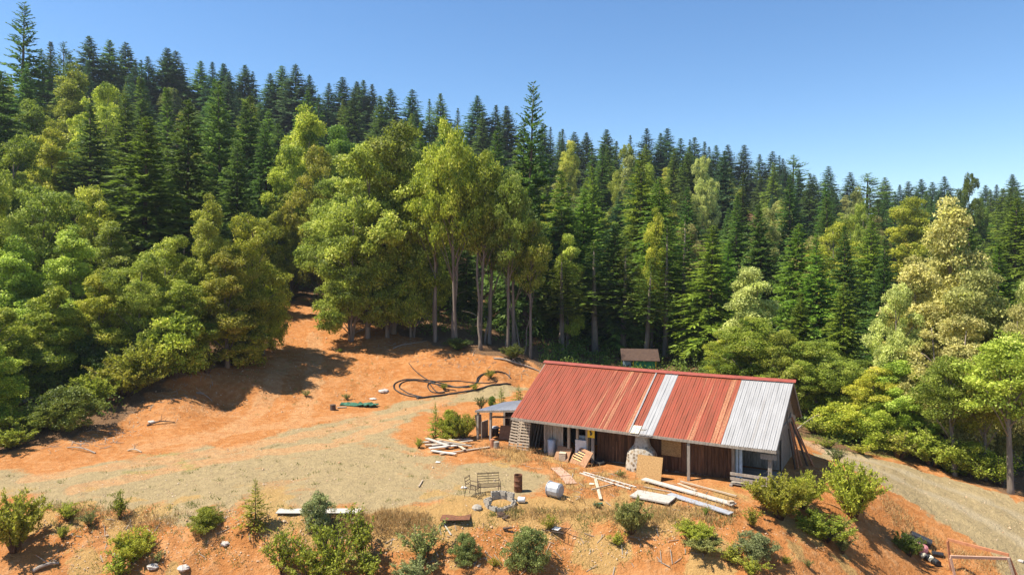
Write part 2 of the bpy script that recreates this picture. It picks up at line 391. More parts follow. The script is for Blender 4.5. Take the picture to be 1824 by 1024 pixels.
for k, nm in enumerate(('ground', 'gravel_yard', 'gravel_road', 'forest_floor')):
    q = FQ[cls == k]
    u, inv = np.unique(q, return_inverse=True)
    me = bpy.data.meshes.new(nm); me.from_pydata(PTS[u].tolist(), [], inv.reshape(-1, 4).tolist())
    for an, arr in (('gravel', gravel), ('track', trk), ('wheel', rtrk), ('straw', straw), ('grass', grassm), ('litter', litter)):
        a = me.attributes.new(an, 'FLOAT', 'POINT'); a.data.foreach_set('value', arr[u].astype(np.float32))
    me.materials.append(M_GROUND); me.shade_smooth()
    o = bpy.data.objects.new(nm, me); COL.objects.link(o); o['kind'] = 'structure'

# ------------------------------------------------------------------ materials
M_REDROOF = None
def roof_mat(name, base, base2, streak, streak_amt, rough=.5, lo=.52, hi=.66):
    m = mat(name, base, base2, rough, 1.2, (3.5, .25, 1), detail=7, spec=.4, lo=.3, hi=.68)
    t = m.node_tree; b = t.nodes['Principled BSDF']
    src = b.inputs['Base Color'].links[0].from_socket
    tc = t.nodes.new('ShaderNodeTexCoord'); mp = t.nodes.new('ShaderNodeMapping'); mp.inputs['Scale'].default_value = (5.5, .10, .1); mp.inputs['Location'].default_value = (3.1, 1.7, 0)
    n = t.nodes.new('ShaderNodeTexNoise'); n.inputs['Scale'].default_value = 1.0; n.inputs['Detail'].default_value = 4
    t.links.new(tc.outputs['Object'], mp.inputs[0]); t.links.new(mp.outputs[0], n.inputs[0])
    # where the paint has gone: a face attribute chosen sheet by sheet
    at = t.nodes.new('ShaderNodeAttribute'); at.attribute_name = 'tone'
    mr = t.nodes.new('ShaderNodeMapRange'); mr.inputs['From Min'].default_value = lo; mr.inputs['From Max'].default_value = hi
    ad = t.nodes.new('ShaderNodeMath'); ad.operation = 'ADD'; t.links.new(n.outputs['Fac'], ad.inputs[0]); t.links.new(at.outputs['Fac'], ad.inputs[1])
    t.links.new(ad.outputs[0], mr.inputs['Value'])
    n2 = t.nodes.new('ShaderNodeTexNoise'); n2.inputs['Scale'].default_value = 14; n2.inputs['Detail'].default_value = 6; t.links.new(tc.outputs['Object'], n2.inputs[0])
    mm = t.nodes.new('ShaderNodeMath'); mm.operation = 'MULTIPLY'; t.links.new(mr.outputs[0], mm.inputs[0])
    rr = t.nodes.new('ShaderNodeMapRange'); rr.inputs['From Min'].default_value = .3; rr.inputs['From Max'].default_value = .6; rr.inputs['To Max'].default_value = streak_amt
    t.links.new(n2.outputs['Fac'], rr.inputs['Value']); t.links.new(rr.outputs[0], mm.inputs[1])
    mx = t.nodes.new('ShaderNodeMix'); mx.data_type = 'RGBA'; t.links.new(mm.outputs[0], mx.inputs['Factor']); t.links.new(src, mx.inputs['A']); mx.inputs['B'].default_value = (*streak, 1)
    t.links.new(mx.outputs['Result'], b.inputs['Base Color'])
    return m
M_RED = roof_mat('faded red metal', (.285,.058,.026), (.175,.048,.019), (.40,.20,.095), .85)
M_WHITE = roof_mat('white metal', (.34,.33,.32), (.25,.24,.23), (.19,.15,.11), .75, .45, .62, .9)
M_RUSTRED = mat('weathered red trim', (.28,.058,.036), (.20,.042,.027), .6, 3)
M_BARN = mat('old brown planks', (.15,.072,.034), (.055,.026,.013), .85, 2.0, (9, 9, .8), tone=True, bump=.01)
M_GREYWOOD = mat('weathered grey wood', (.33,.28,.225), (.17,.14,.11), .9, 3, (6, 6, 1), tone=True)
M_PALEWOOD = mat('sun bleached board', (.42,.34,.25), (.27,.205,.14), .85, 4, (1, 6, 6), tone=True)
M_TANWOOD = mat('tan plywood', (.52,.31,.14), (.38,.21,.085), .8, 9, tone=True, detail=8)
M_OSB = mat('strand board', (.48,.285,.11), (.25,.13,.045), .75, 11, (1.0, 1.0, 1.8), detail=4)
M_BROWNBOARD = mat('brown board', (.33,.18,.095), (.22,.11,.055), .8, 5, tone=True)
M_PINKWOOD = mat('pinkish lumber', (.50,.32,.23), (.36,.21,.135), .8, 5, (6, 1, 1))
M_REDWOOD = mat('reddish lumber', (.46,.20,.10), (.32,.13,.06), .8, 5)
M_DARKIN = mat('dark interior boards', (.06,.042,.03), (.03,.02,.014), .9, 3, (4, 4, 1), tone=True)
M_WPAINT = mat('white paint', (.62,.61,.59), (.5,.48,.45), .5, 5)
M_WBOARD = mat('white weathered board', (.46,.43,.38), (.31,.27,.22), .7, 3.5, (1, 5, 5), tone=True)
M_GALV = mat('galvanised steel', (.42,.42,.42), (.30,.30,.31), .55, 5, metallic=.25, spec=.4)
M_GREYMET = mat('grey sheet metal', (.46,.47,.50), (.36,.37,.39), .5, 4, metallic=.3)
M_IRON = mat('dark iron', (.045,.038,.032), (.09,.045,.025), .6, 12)
M_RUST = mat('rusted steel', (.21,.085,.038), (.085,.038,.022), .85, 8, bump=.004)
M_CONC = mat('concrete block', (.40,.35,.28), (.28,.24,.19), .95, 14, bump=.004)
M_BLACK = mat('black plastic', (.022,.022,.024), (.035,.033,.03), .5, 6)
M_BLACKG = mat('black ribbed plastic', (.02,.02,.023), (.035,.034,.034), .3, 6, spec=.5)
M_YELLOW = mat('yellow paint', (.80,.50,.03), (.68,.40,.03), .6, 6)
M_GREENP = mat('green paint', (.04,.32,.15), (.03,.22,.10), .7, 5, (8, 8, 1))
M_GREENT = mat('green tarp', (.05,.16,.09), (.02,.08,.05), .6, 8)
M_SHINGLE = mat('rusty brown roof', (.085,.050,.033), (.05,.028,.02), .9, 4)
M_ROCK = mat('pale rock', (.56,.50,.44), (.38,.32,.27), .95, 6, bump=.02)
M_BARK = mat('grey bark', (.27,.215,.17), (.12,.09,.068), .95, 5, (6, 6, .8), bump=.03)
M_BARKD = mat('brown bark', (.15,.10,.07), (.06,.04,.028), .95, 5, (6, 6, .8), bump=.03)
M_BARKP = mat('pale bark', (.24,.195,.155), (.12,.093,.072), .95, 4, (5, 5, 1), bump=.02)
M_DEAD = mat('dead wood', (.36,.30,.24), (.20,.16,.125), .95, 6, (6, 6, 1))
M_PINKB = mat('pink fabric', (.58,.24,.24), (.42,.15,.16), .85, 8)
M_BLUEW = mat('pale blue paint', (.46,.55,.62), (.34,.42,.48), .6, 4)
M_CREAM = mat('cream plastic', (.70,.63,.46), (.55,.48,.34), .6, 8)

# ------------------------------------------------------------------ cabin
CAB_O = Vector((-.07, 43.6, 0)); CAB_R = math.atan2(-.493, .870)
def CL(a, b, z=None):
    """cabin frame -> world"""
    p = CAB_O + _e1*a + _e2*b
    return Vector((p.x, p.y, t1(p.x, p.y) if z is None else z))
cabin = thing('cabin', 'long weathered plank cabin under a patched red and white metal roof', 'cabin', CAB_O, CAB_R)
LA, RB, EZ, RZ, BB, BZ = 15.83, 6.4, 2.32, 4.95, 10.3, 2.1
def rp_(a, t, dz=0):      # point on the front roof slope, t 0 eave .. 1 ridge
    sag = -.05*math.sin(math.pi*min(max(a/LA, 0), 1)) 
    return (a - .75*(1-a/LA)*t, RB*t, EZ+(RZ-EZ)*t+dz+sag)
def ribbed(a0, a1, t0, t1_, dz, pitch, tones, seed):
    """sheet metal with raised ribs between a0 and a1"""
    mb = MB(); r = random.Random(seed)
    n = max(1, int(round((a1-a0)/pitch))); p = (a1-a0)/n
    for i in range(n):
        s = a0+i*p
        prof = [(s, 0), (s+p*.34, 0), (s+p*.38, .014), (s+p*.46, .014), (s+p*.50, 0), (s+p*.80, 0), (s+p*.86, .032), (s+p*.94, .032), (s+p, 0)]
        tn = tones(s+p/2, r)
        m = 6; v = []
        for j in range(m+1):
            t = t0+(t1_-t0)*j/m
            wob = [.012*math.sin(j*2.1+i*1.3), 0]
            for a, h in prof: v.append(rp_(a, t, dz+h+wob[0]*(0 < j < m)))
        k = len(prof)
        f = [(j*k+q, j*k+q+1, (j+1)*k+q+1, (j+1)*k+q) for j in range(m) for q in range(k-1)]
        mb.add(v, f, tn)
    return mb
def red_tone(a, r):
    if 6.2 < a < 7.95: return -.03+r.choice([-.08, -.04, .02, .12])
    if 10.9 < a < 13.0: return r.choice([-.08, -.03, .06, .15])
    if 4.8 < a < 6.2: return -.10+r.uniform(0, .08)
    return -.25+r.uniform(0, .05)
roof = ribbed(0, 8.42, 0, 1, 0, .285, red_tone, 1)
r2 = ribbed(9.22, 13.0, 0, 1, 0, .285, red_tone, 2)
roof.add(np.concatenate(r2.v), r2.f, r2.t)
roof = roof.build('roof', M_RED, cabin)
ribbed(8.42, 9.22, -.01, 1.0, .006, .40, lambda a, r: -.12+r.uniform(0, .06), 3).build('roof_sheet', M_WHITE, roof, label='narrow white metal roof sheet')
ribbed(13.0, LA, -.004, 1.0, .004, .235, lambda a, r: .0+r.uniform(0, .12), 4).build('roof_sheet', M_WHITE, roof, label='broad white metal roof section at the gable end')
ribbed(7.78, 7.88, 0, 1.0, .05, .10, lambda a, r: 0, 5).build('roof_sheet', M_WHITE, roof, label='thin white lap strip')
ribbed(7.9, 8.40, -.01, .10, .052, .25, lambda a, r: .1, 6).build('roof_sheet', M_CREAM, roof, label='off white patch at the eave')
rear = MB()
for i in range(56):
    a0, a1 = -.75+i*(LA+.75)/56, -.75+(i+1)*(LA+.75)/56
    rear.add([(a0, RB, RZ), (a1-.04, RB, RZ), (a1-.02, RB, RZ+.035), (a1, RB, RZ), (a0, BB, BZ), (a1-.04, BB, BZ), (a1-.02, BB, BZ+.035), (a1, BB, BZ)],
             [(0,1,5,4), (1,2,6,5), (2,3,7,6)], -.2)
rear.build('rear_roof', M_RED, roof)
mb = MB(); mb.bar((LA/2-.4, RB, RZ-.07), (LA/2-.4, BB, BZ-.07), LA+.7, .05, .4); mb.build('rear_sheathing', M_GREYWOOD, roof)
cap = MB()
for j in range(14):
    a0, a1 = -.85+j*(LA+.95)/14, -.85+(j+1)*(LA+.95)/14
    s0, s1 = [-.05*math.sin(math.pi*min(max((a+.4)/LA, 0), 1)) for a in (a0, a1)]
    cap.add([(a0, RB-.30, RZ-.03+s0), (a1+.03, RB-.30, RZ-.03+s1), (a1+.03, RB-.03, RZ+.115+s1), (a0, RB-.03, RZ+.115+s0), (a1+.03, RB+.28, RZ-.04+s1), (a0, RB+.28, RZ-.04+s0)], [(0,1,2,3), (3,2,4,5)], .5)
cap.build('ridge_cap', M_RUSTRED, roof)
tr = MB()
tr.bar((0, -.015, EZ-.10), (LA-.02, -.015, EZ-.10), .035, .15)
tr.build('eave_board', M_GREYWOOD, cabin)
for nm, a_e, a_r in (('barge_board', .02, -.72), ('barge_board', LA-.03, LA-.03)):
    g = MB(); g.bar((a_e, .02, EZ-.10), (a_r, RB-.02, RZ-.10), .04, .17); g.bar((a_r, RB+.02, RZ-.10), (a_r, BB, BZ-.10), .04, .17)
    g.build(nm, M_GREYWOOD, cabin)
# rafters
rf = MB()
for a in np.arange(.4, LA-.2, .8):
    rf.bar((a, .06, EZ-.16), (a, RB-.1, RZ-.20), .05, .14, .4)
rf.build('rafters', M_GREYWOOD, cabin)
# front wall: upright planks
WB = 1.2
def roof_z(b): return EZ+(RZ-EZ)*b/RB
fw = MB(); r = random.Random(5); a = 5.35
while a < 13.4:
    wd = r.uniform(.16, .27); top = roof_z(WB)-.16; z0 = .08+r.uniform(-.06, .08)
    fw.box((a, WB+r.uniform(0, .02), z0), (min(a+wd-.012, 13.42), WB+.045, top), r.choice([.1, .25, .35, .5, .65, .95, .3]))
    if r.random() < .25: fw.box((a+wd*.2, WB-.012, z0), (a+wd*.55, WB-.003, z0+r.uniform(.4, 1.2)), r.uniform(.8, 1.3))
    a += wd
fw = fw.build('front_wall', M_BARN, cabin)
mbx = MB(); mbx.box((9.36, WB-.05, .95), (10.5, WB-.016, 1.97), .5); mbx.build('window_board', M_OSB, fw, label='strand board nailed over a window')
sk = MB(); sk.box((5.3, WB+.05, -.5), (13.4, WB+.2, .2), .3); sk.build('sill_beam', M_GREYWOOD, cabin)
# gable walls and rear wall
def gable(a, name, zb, b0):
    mb = MB(); r = random.Random(int(a*7)+1); b = b0
    while b < 9.75:
        wd = r.uniform(.18, .28); b1 = min(b+wd-.01, 9.75); bm = (b+b1)/2
        top = (roof_z(bm) if bm < RB else RZ-(RZ-BZ)*(bm-RB)/(BB-RB))-.2
        mb.box((a-.025+r.uniform(-.008, .008), b, zb(bm)), (a+.025, b1, top), r.choice([.2, .35, .5, .6])); b += wd
    return mb.build(name, M_GREYWOOD, cabin)
gable(.25, 'gable_wall', lambda b: -.1, 1.6)
gable(LA-.45, 'gable_wall', lambda b: -.4 if b > 4.5 else 1.9, 1.25)
mb = MB(); mb.box((.3, 9.7, -.3), (LA-.5, 9.78, BZ+.3), .4); mb.build('rear_wall', M_GREYWOOD, cabin)
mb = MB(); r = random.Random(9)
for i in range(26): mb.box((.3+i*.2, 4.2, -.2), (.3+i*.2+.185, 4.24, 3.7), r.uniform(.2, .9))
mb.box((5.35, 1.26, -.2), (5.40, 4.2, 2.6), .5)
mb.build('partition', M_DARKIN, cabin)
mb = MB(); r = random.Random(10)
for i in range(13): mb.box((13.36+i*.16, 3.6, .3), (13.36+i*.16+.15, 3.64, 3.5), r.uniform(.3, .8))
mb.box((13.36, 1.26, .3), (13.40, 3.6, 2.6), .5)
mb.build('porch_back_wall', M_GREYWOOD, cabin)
# posts along the eave and at the open bay
for a, b, wd, m in ((.35,1.75,.16,M_GREYWOOD), (3.70,.7,.15,M_PALEWOOD), (4.26,.7,.14,M_PALEWOOD), (4.9,.75,.17,M_PALEWOOD), (5.36,.5,.17,M_GREYWOOD), (11.23,.1,.16,M_GREYWOOD), (13.42,1.1,.16,M_GREYWOOD), (15.45,.35,.2,M_GREYWOOD), (15.4,9.6,.18,M_GREYWOOD)):
    p = CL(a, b); mb = MB()
    top = (roof_z(b) if b < RB else BZ+.4)-.16
    mb.bar((a, b, p.z-.15), (a+random.uniform(-.02, .02), b, top), wd, wd*.9, .45, up=(0, 1, 0)); mb.build('post', m, cabin)
mb = MB(); r = random.Random(3)
for i in range(9): mb.box((1.75+i*.15, 1.15+r.uniform(-.03, .03), -.1), (1.75+i*.15+.14, 1.19, r.uniform(2.2, 2.6)), r.uniform(.3, 1))
mb.build('side_boards', M_GREYWOOD, cabin)
# porch at the right end: deck, rail boards, pale blue frame
mb = MB()
for i in range(14): mb.box((13.45, .15+i*.24, .18), (15.6, .15+i*.24+.225, .235), .4+.3*(i % 3)/2)
mb.bar((13.5, .12, -.6), (13.5, .12, .18), .16); mb.bar((15.5, .12, -.7), (15.5, .12, .18), .16)
mb.build('porch_deck', M_GREYWOOD, cabin)
mb = MB()
for z in (.42, .68): mb.box((13.45, .10, z), (15.35, .14, z+.15), .7)
mb.build('porch_rail', M_GREYWOOD, cabin)
mb = MB(); mb.box((13.52, 1.18, .25), (13.66, 1.26, 2.5), .5); mb.box((13.70, 1.22, .25), (13.86, 1.28, 2.45), .7); mb.build('door_frame', M_BLUEW, cabin)
mb = MB(); mb.box((15.0, .14, 1.75), (15.8, .18, 2.02), .5); mb.build('eave_brace', M_GREYWOOD, cabin)
mb = MB()
mb.bar((15.43, 1.3, 2.4), (15.43, 8.9, 2.4), .05, .22, .6); mb.bar((15.45, 6.4, 2.3), (15.45, 6.4, 4.6), .14, .1, .5, up=(0, 1, 0)); mb.bar((15.47, 7.8, 2.62), (15.47, 9.9, 2.0), .05, .3, .9)
mb.build('gable_frame', M_GREYWOOD, cabin)

# chimney of river stones
def chimney_mat():
    m = mat('stone and mortar', (.50,.44,.35), (.34,.29,.23), .95, 9, bump=.02)
    t = m.node_tree; b = t.nodes['Principled BSDF']; src = b.inputs['Base Color'].links[0].from_socket
    tc = t.nodes.new('ShaderNodeTexCoord')
    vo = t.nodes.new('ShaderNodeTexVoronoi'); vo.inputs['Scale'].default_value = 5.5; vo.inputs['Randomness'].default_value = .75; t.links.new(tc.outputs['Object'], vo.inputs['Vector'])
    mr = t.nodes.new('ShaderNodeMapRange'); mr.inputs['From Min'].default_value = .50; mr.inputs['From Max'].default_value = .40; t.links.new(vo.outputs['Distance'], mr.inputs['Value'])
    at = t.nodes.new('ShaderNodeAttribute'); at.attribute_name = 'tone'
    mm = t.nodes.new('ShaderNodeMath'); mm.operation = 'MULTIPLY'; t.links.new(mr.outputs[0], mm.inputs[0]); t.links.new(at.outputs['Fac'], mm.inputs[1])
    hs = t.nodes.new('ShaderNodeValToRGB'); hs.color_ramp.elements[0].color = (.07,.06,.05,1); hs.color_ramp.elements[1].color = (.36,.25,.14,1)
    sp = t.nodes.new('ShaderNodeSeparateColor'); t.links.new(vo.outputs['Color'], sp.inputs[0]); t.links.new(sp.outputs[0], hs.inputs[0])
    mx = t.nodes.new('ShaderNodeMix'); mx.data_type = 'RGBA'; t.links.new(mm.outputs[0], mx.inputs['Factor']); t.links.new(src, mx.inputs['A']); t.links.new(hs.outputs[0], mx.inputs['B'])
    t.links.new(mx.outputs['Result'], b.inputs['Base Color']); return m
M_STONE = chimney_mat()
ch = MB(); prof = [(-.5, .98, .60), (0, .95, .58), (.3, .91, .56), (.7, .86, .53), (1.0, .83, .50), (1.12, .80, .48), (1.32, .62, .42), (1.5, .46, .37), (1.75, .40, .34), (2.1, .38, .33), (2.5, .37, .32)]
n = 36; v = []; r = random.Random(2)
for z, hw, hd in prof:
    for k in range(n):
        th = 2*math.pi*k/n; c, s_ = math.cos(th), math.sin(th)
        q = (abs(c)**3.2+abs(s_)**3.2)**(-1/3.2); j = 1+r.uniform(-.035, .035)
        v.append((8.38+hw*c*q*j, .64+hd*s_*q*j, z+r.uniform(-.02, .02)))
m_ = len(prof); f = [(i*n+k, i*n+(k+1) % n, (i+1)*n+(k+1) % n, (i+1)*n+k) for i in range(m_-1) for k in range(n)]
ch.add(v, f, [1.0 if i < 5 else (.75 if i < 7 else .12) for i in range(m_-1) for k in range(n)])
ch.build('chimney', M_STONE, cabin, smooth=True)

# ------------------------------------------------------------------ lean-to beside the cabin
lt = thing('lean_to', 'low open lean-to with a grey metal roof against the cabin end', 'shed', CL(-3.75, 1.95, -.08), CAB_R)
mb = MB(); nn = 26
for i in range(nn):
    a0, a1 = -.1+i*3.9/nn, -.1+(i+1)*3.9/nn; z0, z1 = 2.08+a0*.115, 2.08+a1*.115
    mb.add([(a0, -.15, z0), (a1-.05, -.15, z1), (a1-.025, -.15, z1+.03), (a1, -.15, z1), (a0+.45, 2.9, z0+.08+a0*.08), (a1+.40, 2.9, z1+.08+a1*.08), (a1+.425, 2.9, z1+.11+a1*.08), (a1+.45, 2.9, z1+.08+a1*.08)], [(0,1,5,4), (1,2,6,5), (2,3,7,6)], .5)
mb.build('roof', M_GREYMET, lt)
mb = MB(); mb.bar((-.1, -.12, 2.0), (3.75, -.12, 2.43), .05, .12, .3); mb.bar((.3, 2.8, 2.06), (3.75, 2.8, 2.7), .05, .12, .3)
for a in (0, .9, 1.8, 2.7): mb.bar((a, -.1, 2.0+.115*a), (a+.42, 2.8, 2.04+.19*a), .05, .1, .4)
mb.build('roof_frame', M_GREYWOOD, lt)
for a, b in ((.05, 0), (1.0, .1), (.4, 3.0), (3.55, .1)):
    mb = MB(); mb.bar((a, b, -.2), (a+.03, b, 2.02+.115*a), .15, .14, .5, up=(0, 1, 0)); mb.build('post', M_GREYWOOD, lt)
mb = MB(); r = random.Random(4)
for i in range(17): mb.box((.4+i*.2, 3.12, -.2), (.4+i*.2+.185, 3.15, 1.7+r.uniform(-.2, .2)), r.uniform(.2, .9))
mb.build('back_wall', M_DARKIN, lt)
mb = MB(); mb.box((.15, .25, .0), (.20, 1.1, 1.25), .6); mb.build('side_panel', M_GREYWOOD, lt)
mb = MB(); mb.bar((.7, .8, 1.55), (3.4, 1.0, 1.75), .5, .04, .8); mb.build('shelf', M_PALEWOOD, lt)

def prop_board(name, label, cat, px0, py0, px1, py1, h, th, m, lean=.35, group=None, tone=.5):
    """a sheet standing on its edge between two ground points and leaning back"""
    p, q = G(px0, py0), G(px1, py1); d = q-p; L = math.hypot(d.x, d.y); rz = math.atan2(d.y, d.x)
    mb = MB(); mb.box((0, 0, 0), (L, th, h), tone)
    o = mb.build(name, m, None, p, (-lean, 0, rz)); tag(o, label, cat, group); return o
o = prop_board('plywood_sheet', 'brown plywood sheet leaning inside the lean-to', 'board', 888, 782, 909, 784, .95, .02, M_BROWNBOARD, .5)
o = prop_board('plywood_sheet', 'tall grey board standing in the left corner of the lean-to', 'board', 849, 774, 860, 772, 1.35, .02, M_GREYWOOD, .15)
p = G(882, 776); bn = thing('bin', 'small black bin with a grey lid under the lean-to roof', 'bin', p, .3)
mb = MB(); mb.lathe([(.02, 0), (.21, 0), (.26, .55)], 16); mb.build('body', M_BLACK, bn, smooth=True)
mb = MB(); mb.lathe([(.28, .55), (.28, .60), (.2, .64), (.01, .65)], 16); mb.build('lid', M_GREYMET, bn, smooth=True)
p = G(892, 779); bn = thing('woodpile', 'jumble of dark scrap boards in the back of the lean-to', 'scrap boards', CL(-2.0, 3.6, 0), CAB_R)
for i in range(7):
    mb = MB(); mb.bar((random.uniform(-1, -.5), random.uniform(-.3, .3), .08+i*.1), (random.uniform(.6, 1.3), random.uniform(-.3, .3), .1+i*.14), .18, .05, random.uniform(.2, 1)); mb.build('board', M_GREYWOOD if i % 2 else M_BROWNBOARD, bn)

# two slatted pallets on end
def pallet(name, label, p, rz, lean, w_, h_, slats, roll, group):
    o = thing(name, label, 'pallet', p, (-lean, roll, rz), group)
    for x in (-w_/2+.05, 0, w_/2-.05):
        mb = MB(); mb.box((x-.03, .022, 0), (x+.03, .11, h_), .4); mb.build('stringer', M_GREYWOOD, o)
    for i in range(slats):
        z = .02+i*(h_-.12)/(slats-1); mb = MB(); mb.box((-w_/2, 0, z), (w_/2, .02, z+.095), .7+.3*random.random()); mb.build('slat', M_PALEWOOD, o)
    return o
pallet('pallet', 'left one of two pale slatted pallets leaning on the cabin corner', G(914, 796), R(-20), .14, .72, 1.95, 11, R(7), 'pallets leaning on the cabin')
pallet('pallet', 'right one of two pale slatted pallets leaning on the cabin corner', G(930, 802), R(-16), .14, .78, 1.95, 11, R(4), 'pallets leaning on the cabin')
# poles in the gap right of the pallets
for i, (px, py, ex, ez) in enumerate([(946, 797, .55, 1.9), (953, 797, .45, 2.0), (960, 794, .35, 1.9), (941, 793, .9, 1.6)]):
    p = G(px, py); mb = MB(); mb.bar((0, 0, 0), (ex, .45, ez), .07, .05, .3+.2*i)
    tag(mb.build('leaning_board', M_GREYWOOD, None, p), ['dark narrow board leaning under the eave, next right of the pallets', 'dark narrow board leaning under the eave, second from the pallets',
        'dark narrow board leaning under the eave, farthest right from the pallets', 'board slanting low across the back of the right pallet'][i], 'board', 'boards leaning beside the pallets')
# drum behind
p = CL(2.4, .95); mb = MB(); mb.lathe([(.01, 1.0), (.24, 1.0), (.26, .98), (.25, .6), (.26, .58), (.25, .3), (.26, .02), (.2, 0)], 18)
tag(mb.build('metal_drum', M_GREYMET, None, p, smooth=True), 'dull grey metal drum standing under the cabin eave', 'drum')

# appliance, sign
p = G(1030, 800); ap = thing('washing_machine', 'white washing machine standing under the eave by the open bay', 'washing machine', CL(4.50, .95)+Vector((0, 0, .32)), CAB_R+R(4))
mb = MB(); mb.box((-.36, -.33, .03), (.36, .33, .98)); mb.build('cabinet', M_WPAINT, ap)
mb = MB(); mb.box((-.4, -.36, -.45), (.4, .36, .026)); mb.build('stand', M_GREYWOOD, ap)
mb = MB(); mb.box((-.37, -.34, .985), (.37, .34, 1.02)); mb.build('lid', M_WPAINT, ap)
mb = MB(); mb.box((-.36, .24, 1.022), (.36, .34, 1.16)); mb.build('control_panel', M_GREYMET, ap)
p = CL(5.30, .38, 1.62); sg = thing('yellow_sign', 'small yellow warning sign with a black figure nailed to the cabin post', 'sign', p, CAB_R)
mb = MB(); mb.box((-.24, 0, -.03), (.22, .02, .55)); mb.build('panel', M_YELLOW, sg)
mb = MB(); mb.box((-.07, -.006, .10), (.03, -.001, .26)); mb.box((.035, -.006, .18), (.08, -.001, .32)); mb.box((-.10, -.006, .28), (.02, -.001, .38)); mb.build('figure', M_BLACK, sg)
p = CL(3.1, .2); mb = MB(); mb.box((-.2, -.2, 0), (.2, .2, .45), .7)
bx = mb.build('box', M_PALEWOOD, None, CL(3.45, .35), (0, 0, CAB_R+.2)); tag(bx, 'pale wooden box under the eave left of the washing machine', 'box')
lidm = MB(); lidm.box((-.21, -.21, .452), (.21, .21, .475), .9); lidm.build('lid', M_PALEWOOD, bx)

# leaning brown panel and slatted panel in front of the open bay
p, q = G(986, 818), G(1012, 824)
prop_board('board_panel', 'brown flat panel propped up left of the slatted panel', 'panel', 986, 818, 1011, 824, .90, .05, M_BROWNBOARD, .6)
p, q = G(1013, 823), G(1040, 833); d = q-p; L = math.hypot(d.x, d.y)
sp_ = thing('slatted_panel', 'brown panel with slatted vents propped up before the open bay', 'panel', p, (-.62, 0, math.atan2(d.y, d.x)))
mb = MB(); H_ = 1.10; Wd = max(L, .9)
mb.box((0, 0, 0), (Wd, .05, .28), .6); mb.box((0, 0, .30+.62), (Wd, .05, H_), .6); mb.box((0, 0, .282), (.08, .05, .918), .6); mb.box((Wd*.62, 0, .282), (Wd, .05, .918), .6)
mb.build('frame', M_BROWNBOARD, sp_)
for i in range(4):
    mb = MB(); mb.box((.082, .01, .31+i*.155), (Wd*.618, .04, .31+i*.155+.07), .9); mb.build('slat', M_TANWOOD, sp_)
# tyre by the wall
p = CL(5.75, .55); mb = MB(); mb.tube([(.27*math.cos(t*.3142), .27*math.sin(t*.3142), .1) for t in range(21)], .1, 8, cap=False)
tag(mb.build('tyre', M_BLACK, None, p, smooth=True), 'black tyre lying at the foot of the plank wall', 'tyre')

# strand board leaning on the chimney
prop_board('strand_board', 'square tan strand board leaning against the chimney foot', 'board', 1132, 850, 1177, 858, 1.28, .02, M_OSB, .32)

# ------------------------------------------------------------------ things lying in the yard
def lay(name, label, cat, x0, y0, x1, y1, wd, th, m, group=None, lift=0.0, tone=.6):
    p, q = G(x0, y0), G(x1, y1); c = (p+q)/2; d = q-p
    mb = MB(); mb.bar(p-c, q-c, wd, th, tone)
    o = mb.build(name, m, None, c+Vector((0, 0, max(0, t1(c.x, c.y)-c.z)+th/2+.03+lift))); return tag(o, label, cat, group)
lay('long_board', 'longest white board lying before the cabin wall', 'board', 1146, 859, 1308, 905, .40, .06, M_WBOARD, lift=.05)
o = lay('metal_sheet', 'grey metal sheet strip lying nearest the camera before the cabin', 'metal sheet', 1192, 884, 1303, 920, .42, .05, M_GREYMET)
p = G(1302, 903); mb = MB(); mb.box((-.14, -.1, .1), (.14, .1, .3), .6); tag(mb.build('wood_block', M_PALEWOOD, None, p, (0, 0, .3)), 'short wood block on the end of the longest white board', 'block')
dr = thing('white_door', 'white slab door lying flat on blocks among the boards', 'door', G(1163, 890)+Vector((0, 0, .12)), R(-33))
mb = MB(); mb.box((-1.02, -.55, 0), (1.02, .55, .07)); mb.build('slab', M_WBOARD, dr)
mb = MB(); mb.box((-.9, -.45, -.14), (-.75, .45, -.003)); mb.box((.75, -.45, -.14), (.9, .45, -.003)); mb.build('block', M_GREYWOOD, dr)
# pink plywood panels
for (a, b, c, d_, lb) in ((990, 835, 1007, 849, 'pinkish plywood panel lying flat, the farther of two end to end'), (1007, 849, 1018, 863, 'pinkish plywood panel lying flat, the nearer of two by the tub')):
    lay('plywood_sheet', lb, 'panel', a, b, c, d_, .62, .025, M_PINKWOOD)
# ladder
p, q = G(1036, 843), G(1128, 871); lad = thing('ladder', 'pale wooden ladder lying flat on the orange dirt', 'ladder', p+Vector((0, 0, .05)), math.atan2((q-p).y, (q-p).x))
L = (q-p).length; sl = (q.z-p.z)/L
for s in (-1, 1):
    mb = MB(); mb.bar((0, s*.14, 0), (L, s*.24, sl*L), .07, .05, .9); mb.build('side_rail', M_WBOARD, lad)
for i in range(9):
    t = (i+.6)/9.2; mb = MB(); mb.bar((t*L, -.11-.1*t, sl*L*t), (t*L, .11+.1*t, sl*L*t), .04, .035, .7); mb.build('rung', M_WBOARD, lad)
lay('plank', 'flat whitish plank crossing beneath a stick left of the ladder', 'plank', 1060, 854, 1070, 892, .16, .03, M_PALEWOOD, tone=.9)
lay('stick', 'squared stick lying across the whitish plank', 'stick', 1054, 876, 1094, 865, .07, .06, M_PALEWOOD, lift=.03)
lay('pole', 'thin pale pole lying close under the cabin wall at the post', 'pole', 1212, 861, 1312, 888, .09, .06, M_PALEWOOD, lift=.04)
lay('plank', 'short warped plank lying left of the cabin post foot', 'plank', 1208, 862, 1240, 875, .16, .04, M_PALEWOOD, tone=.7)
lay('plank', 'thin pale strip lying between the white door and the longest board', 'plank', 1146, 868, 1196, 878, .07, .04, M_PALEWOOD)
lay('plank', 'tan scrap plank beneath the tub', 'plank', 1008, 888, 1020, 895, .1, .03, M_TANWOOD)
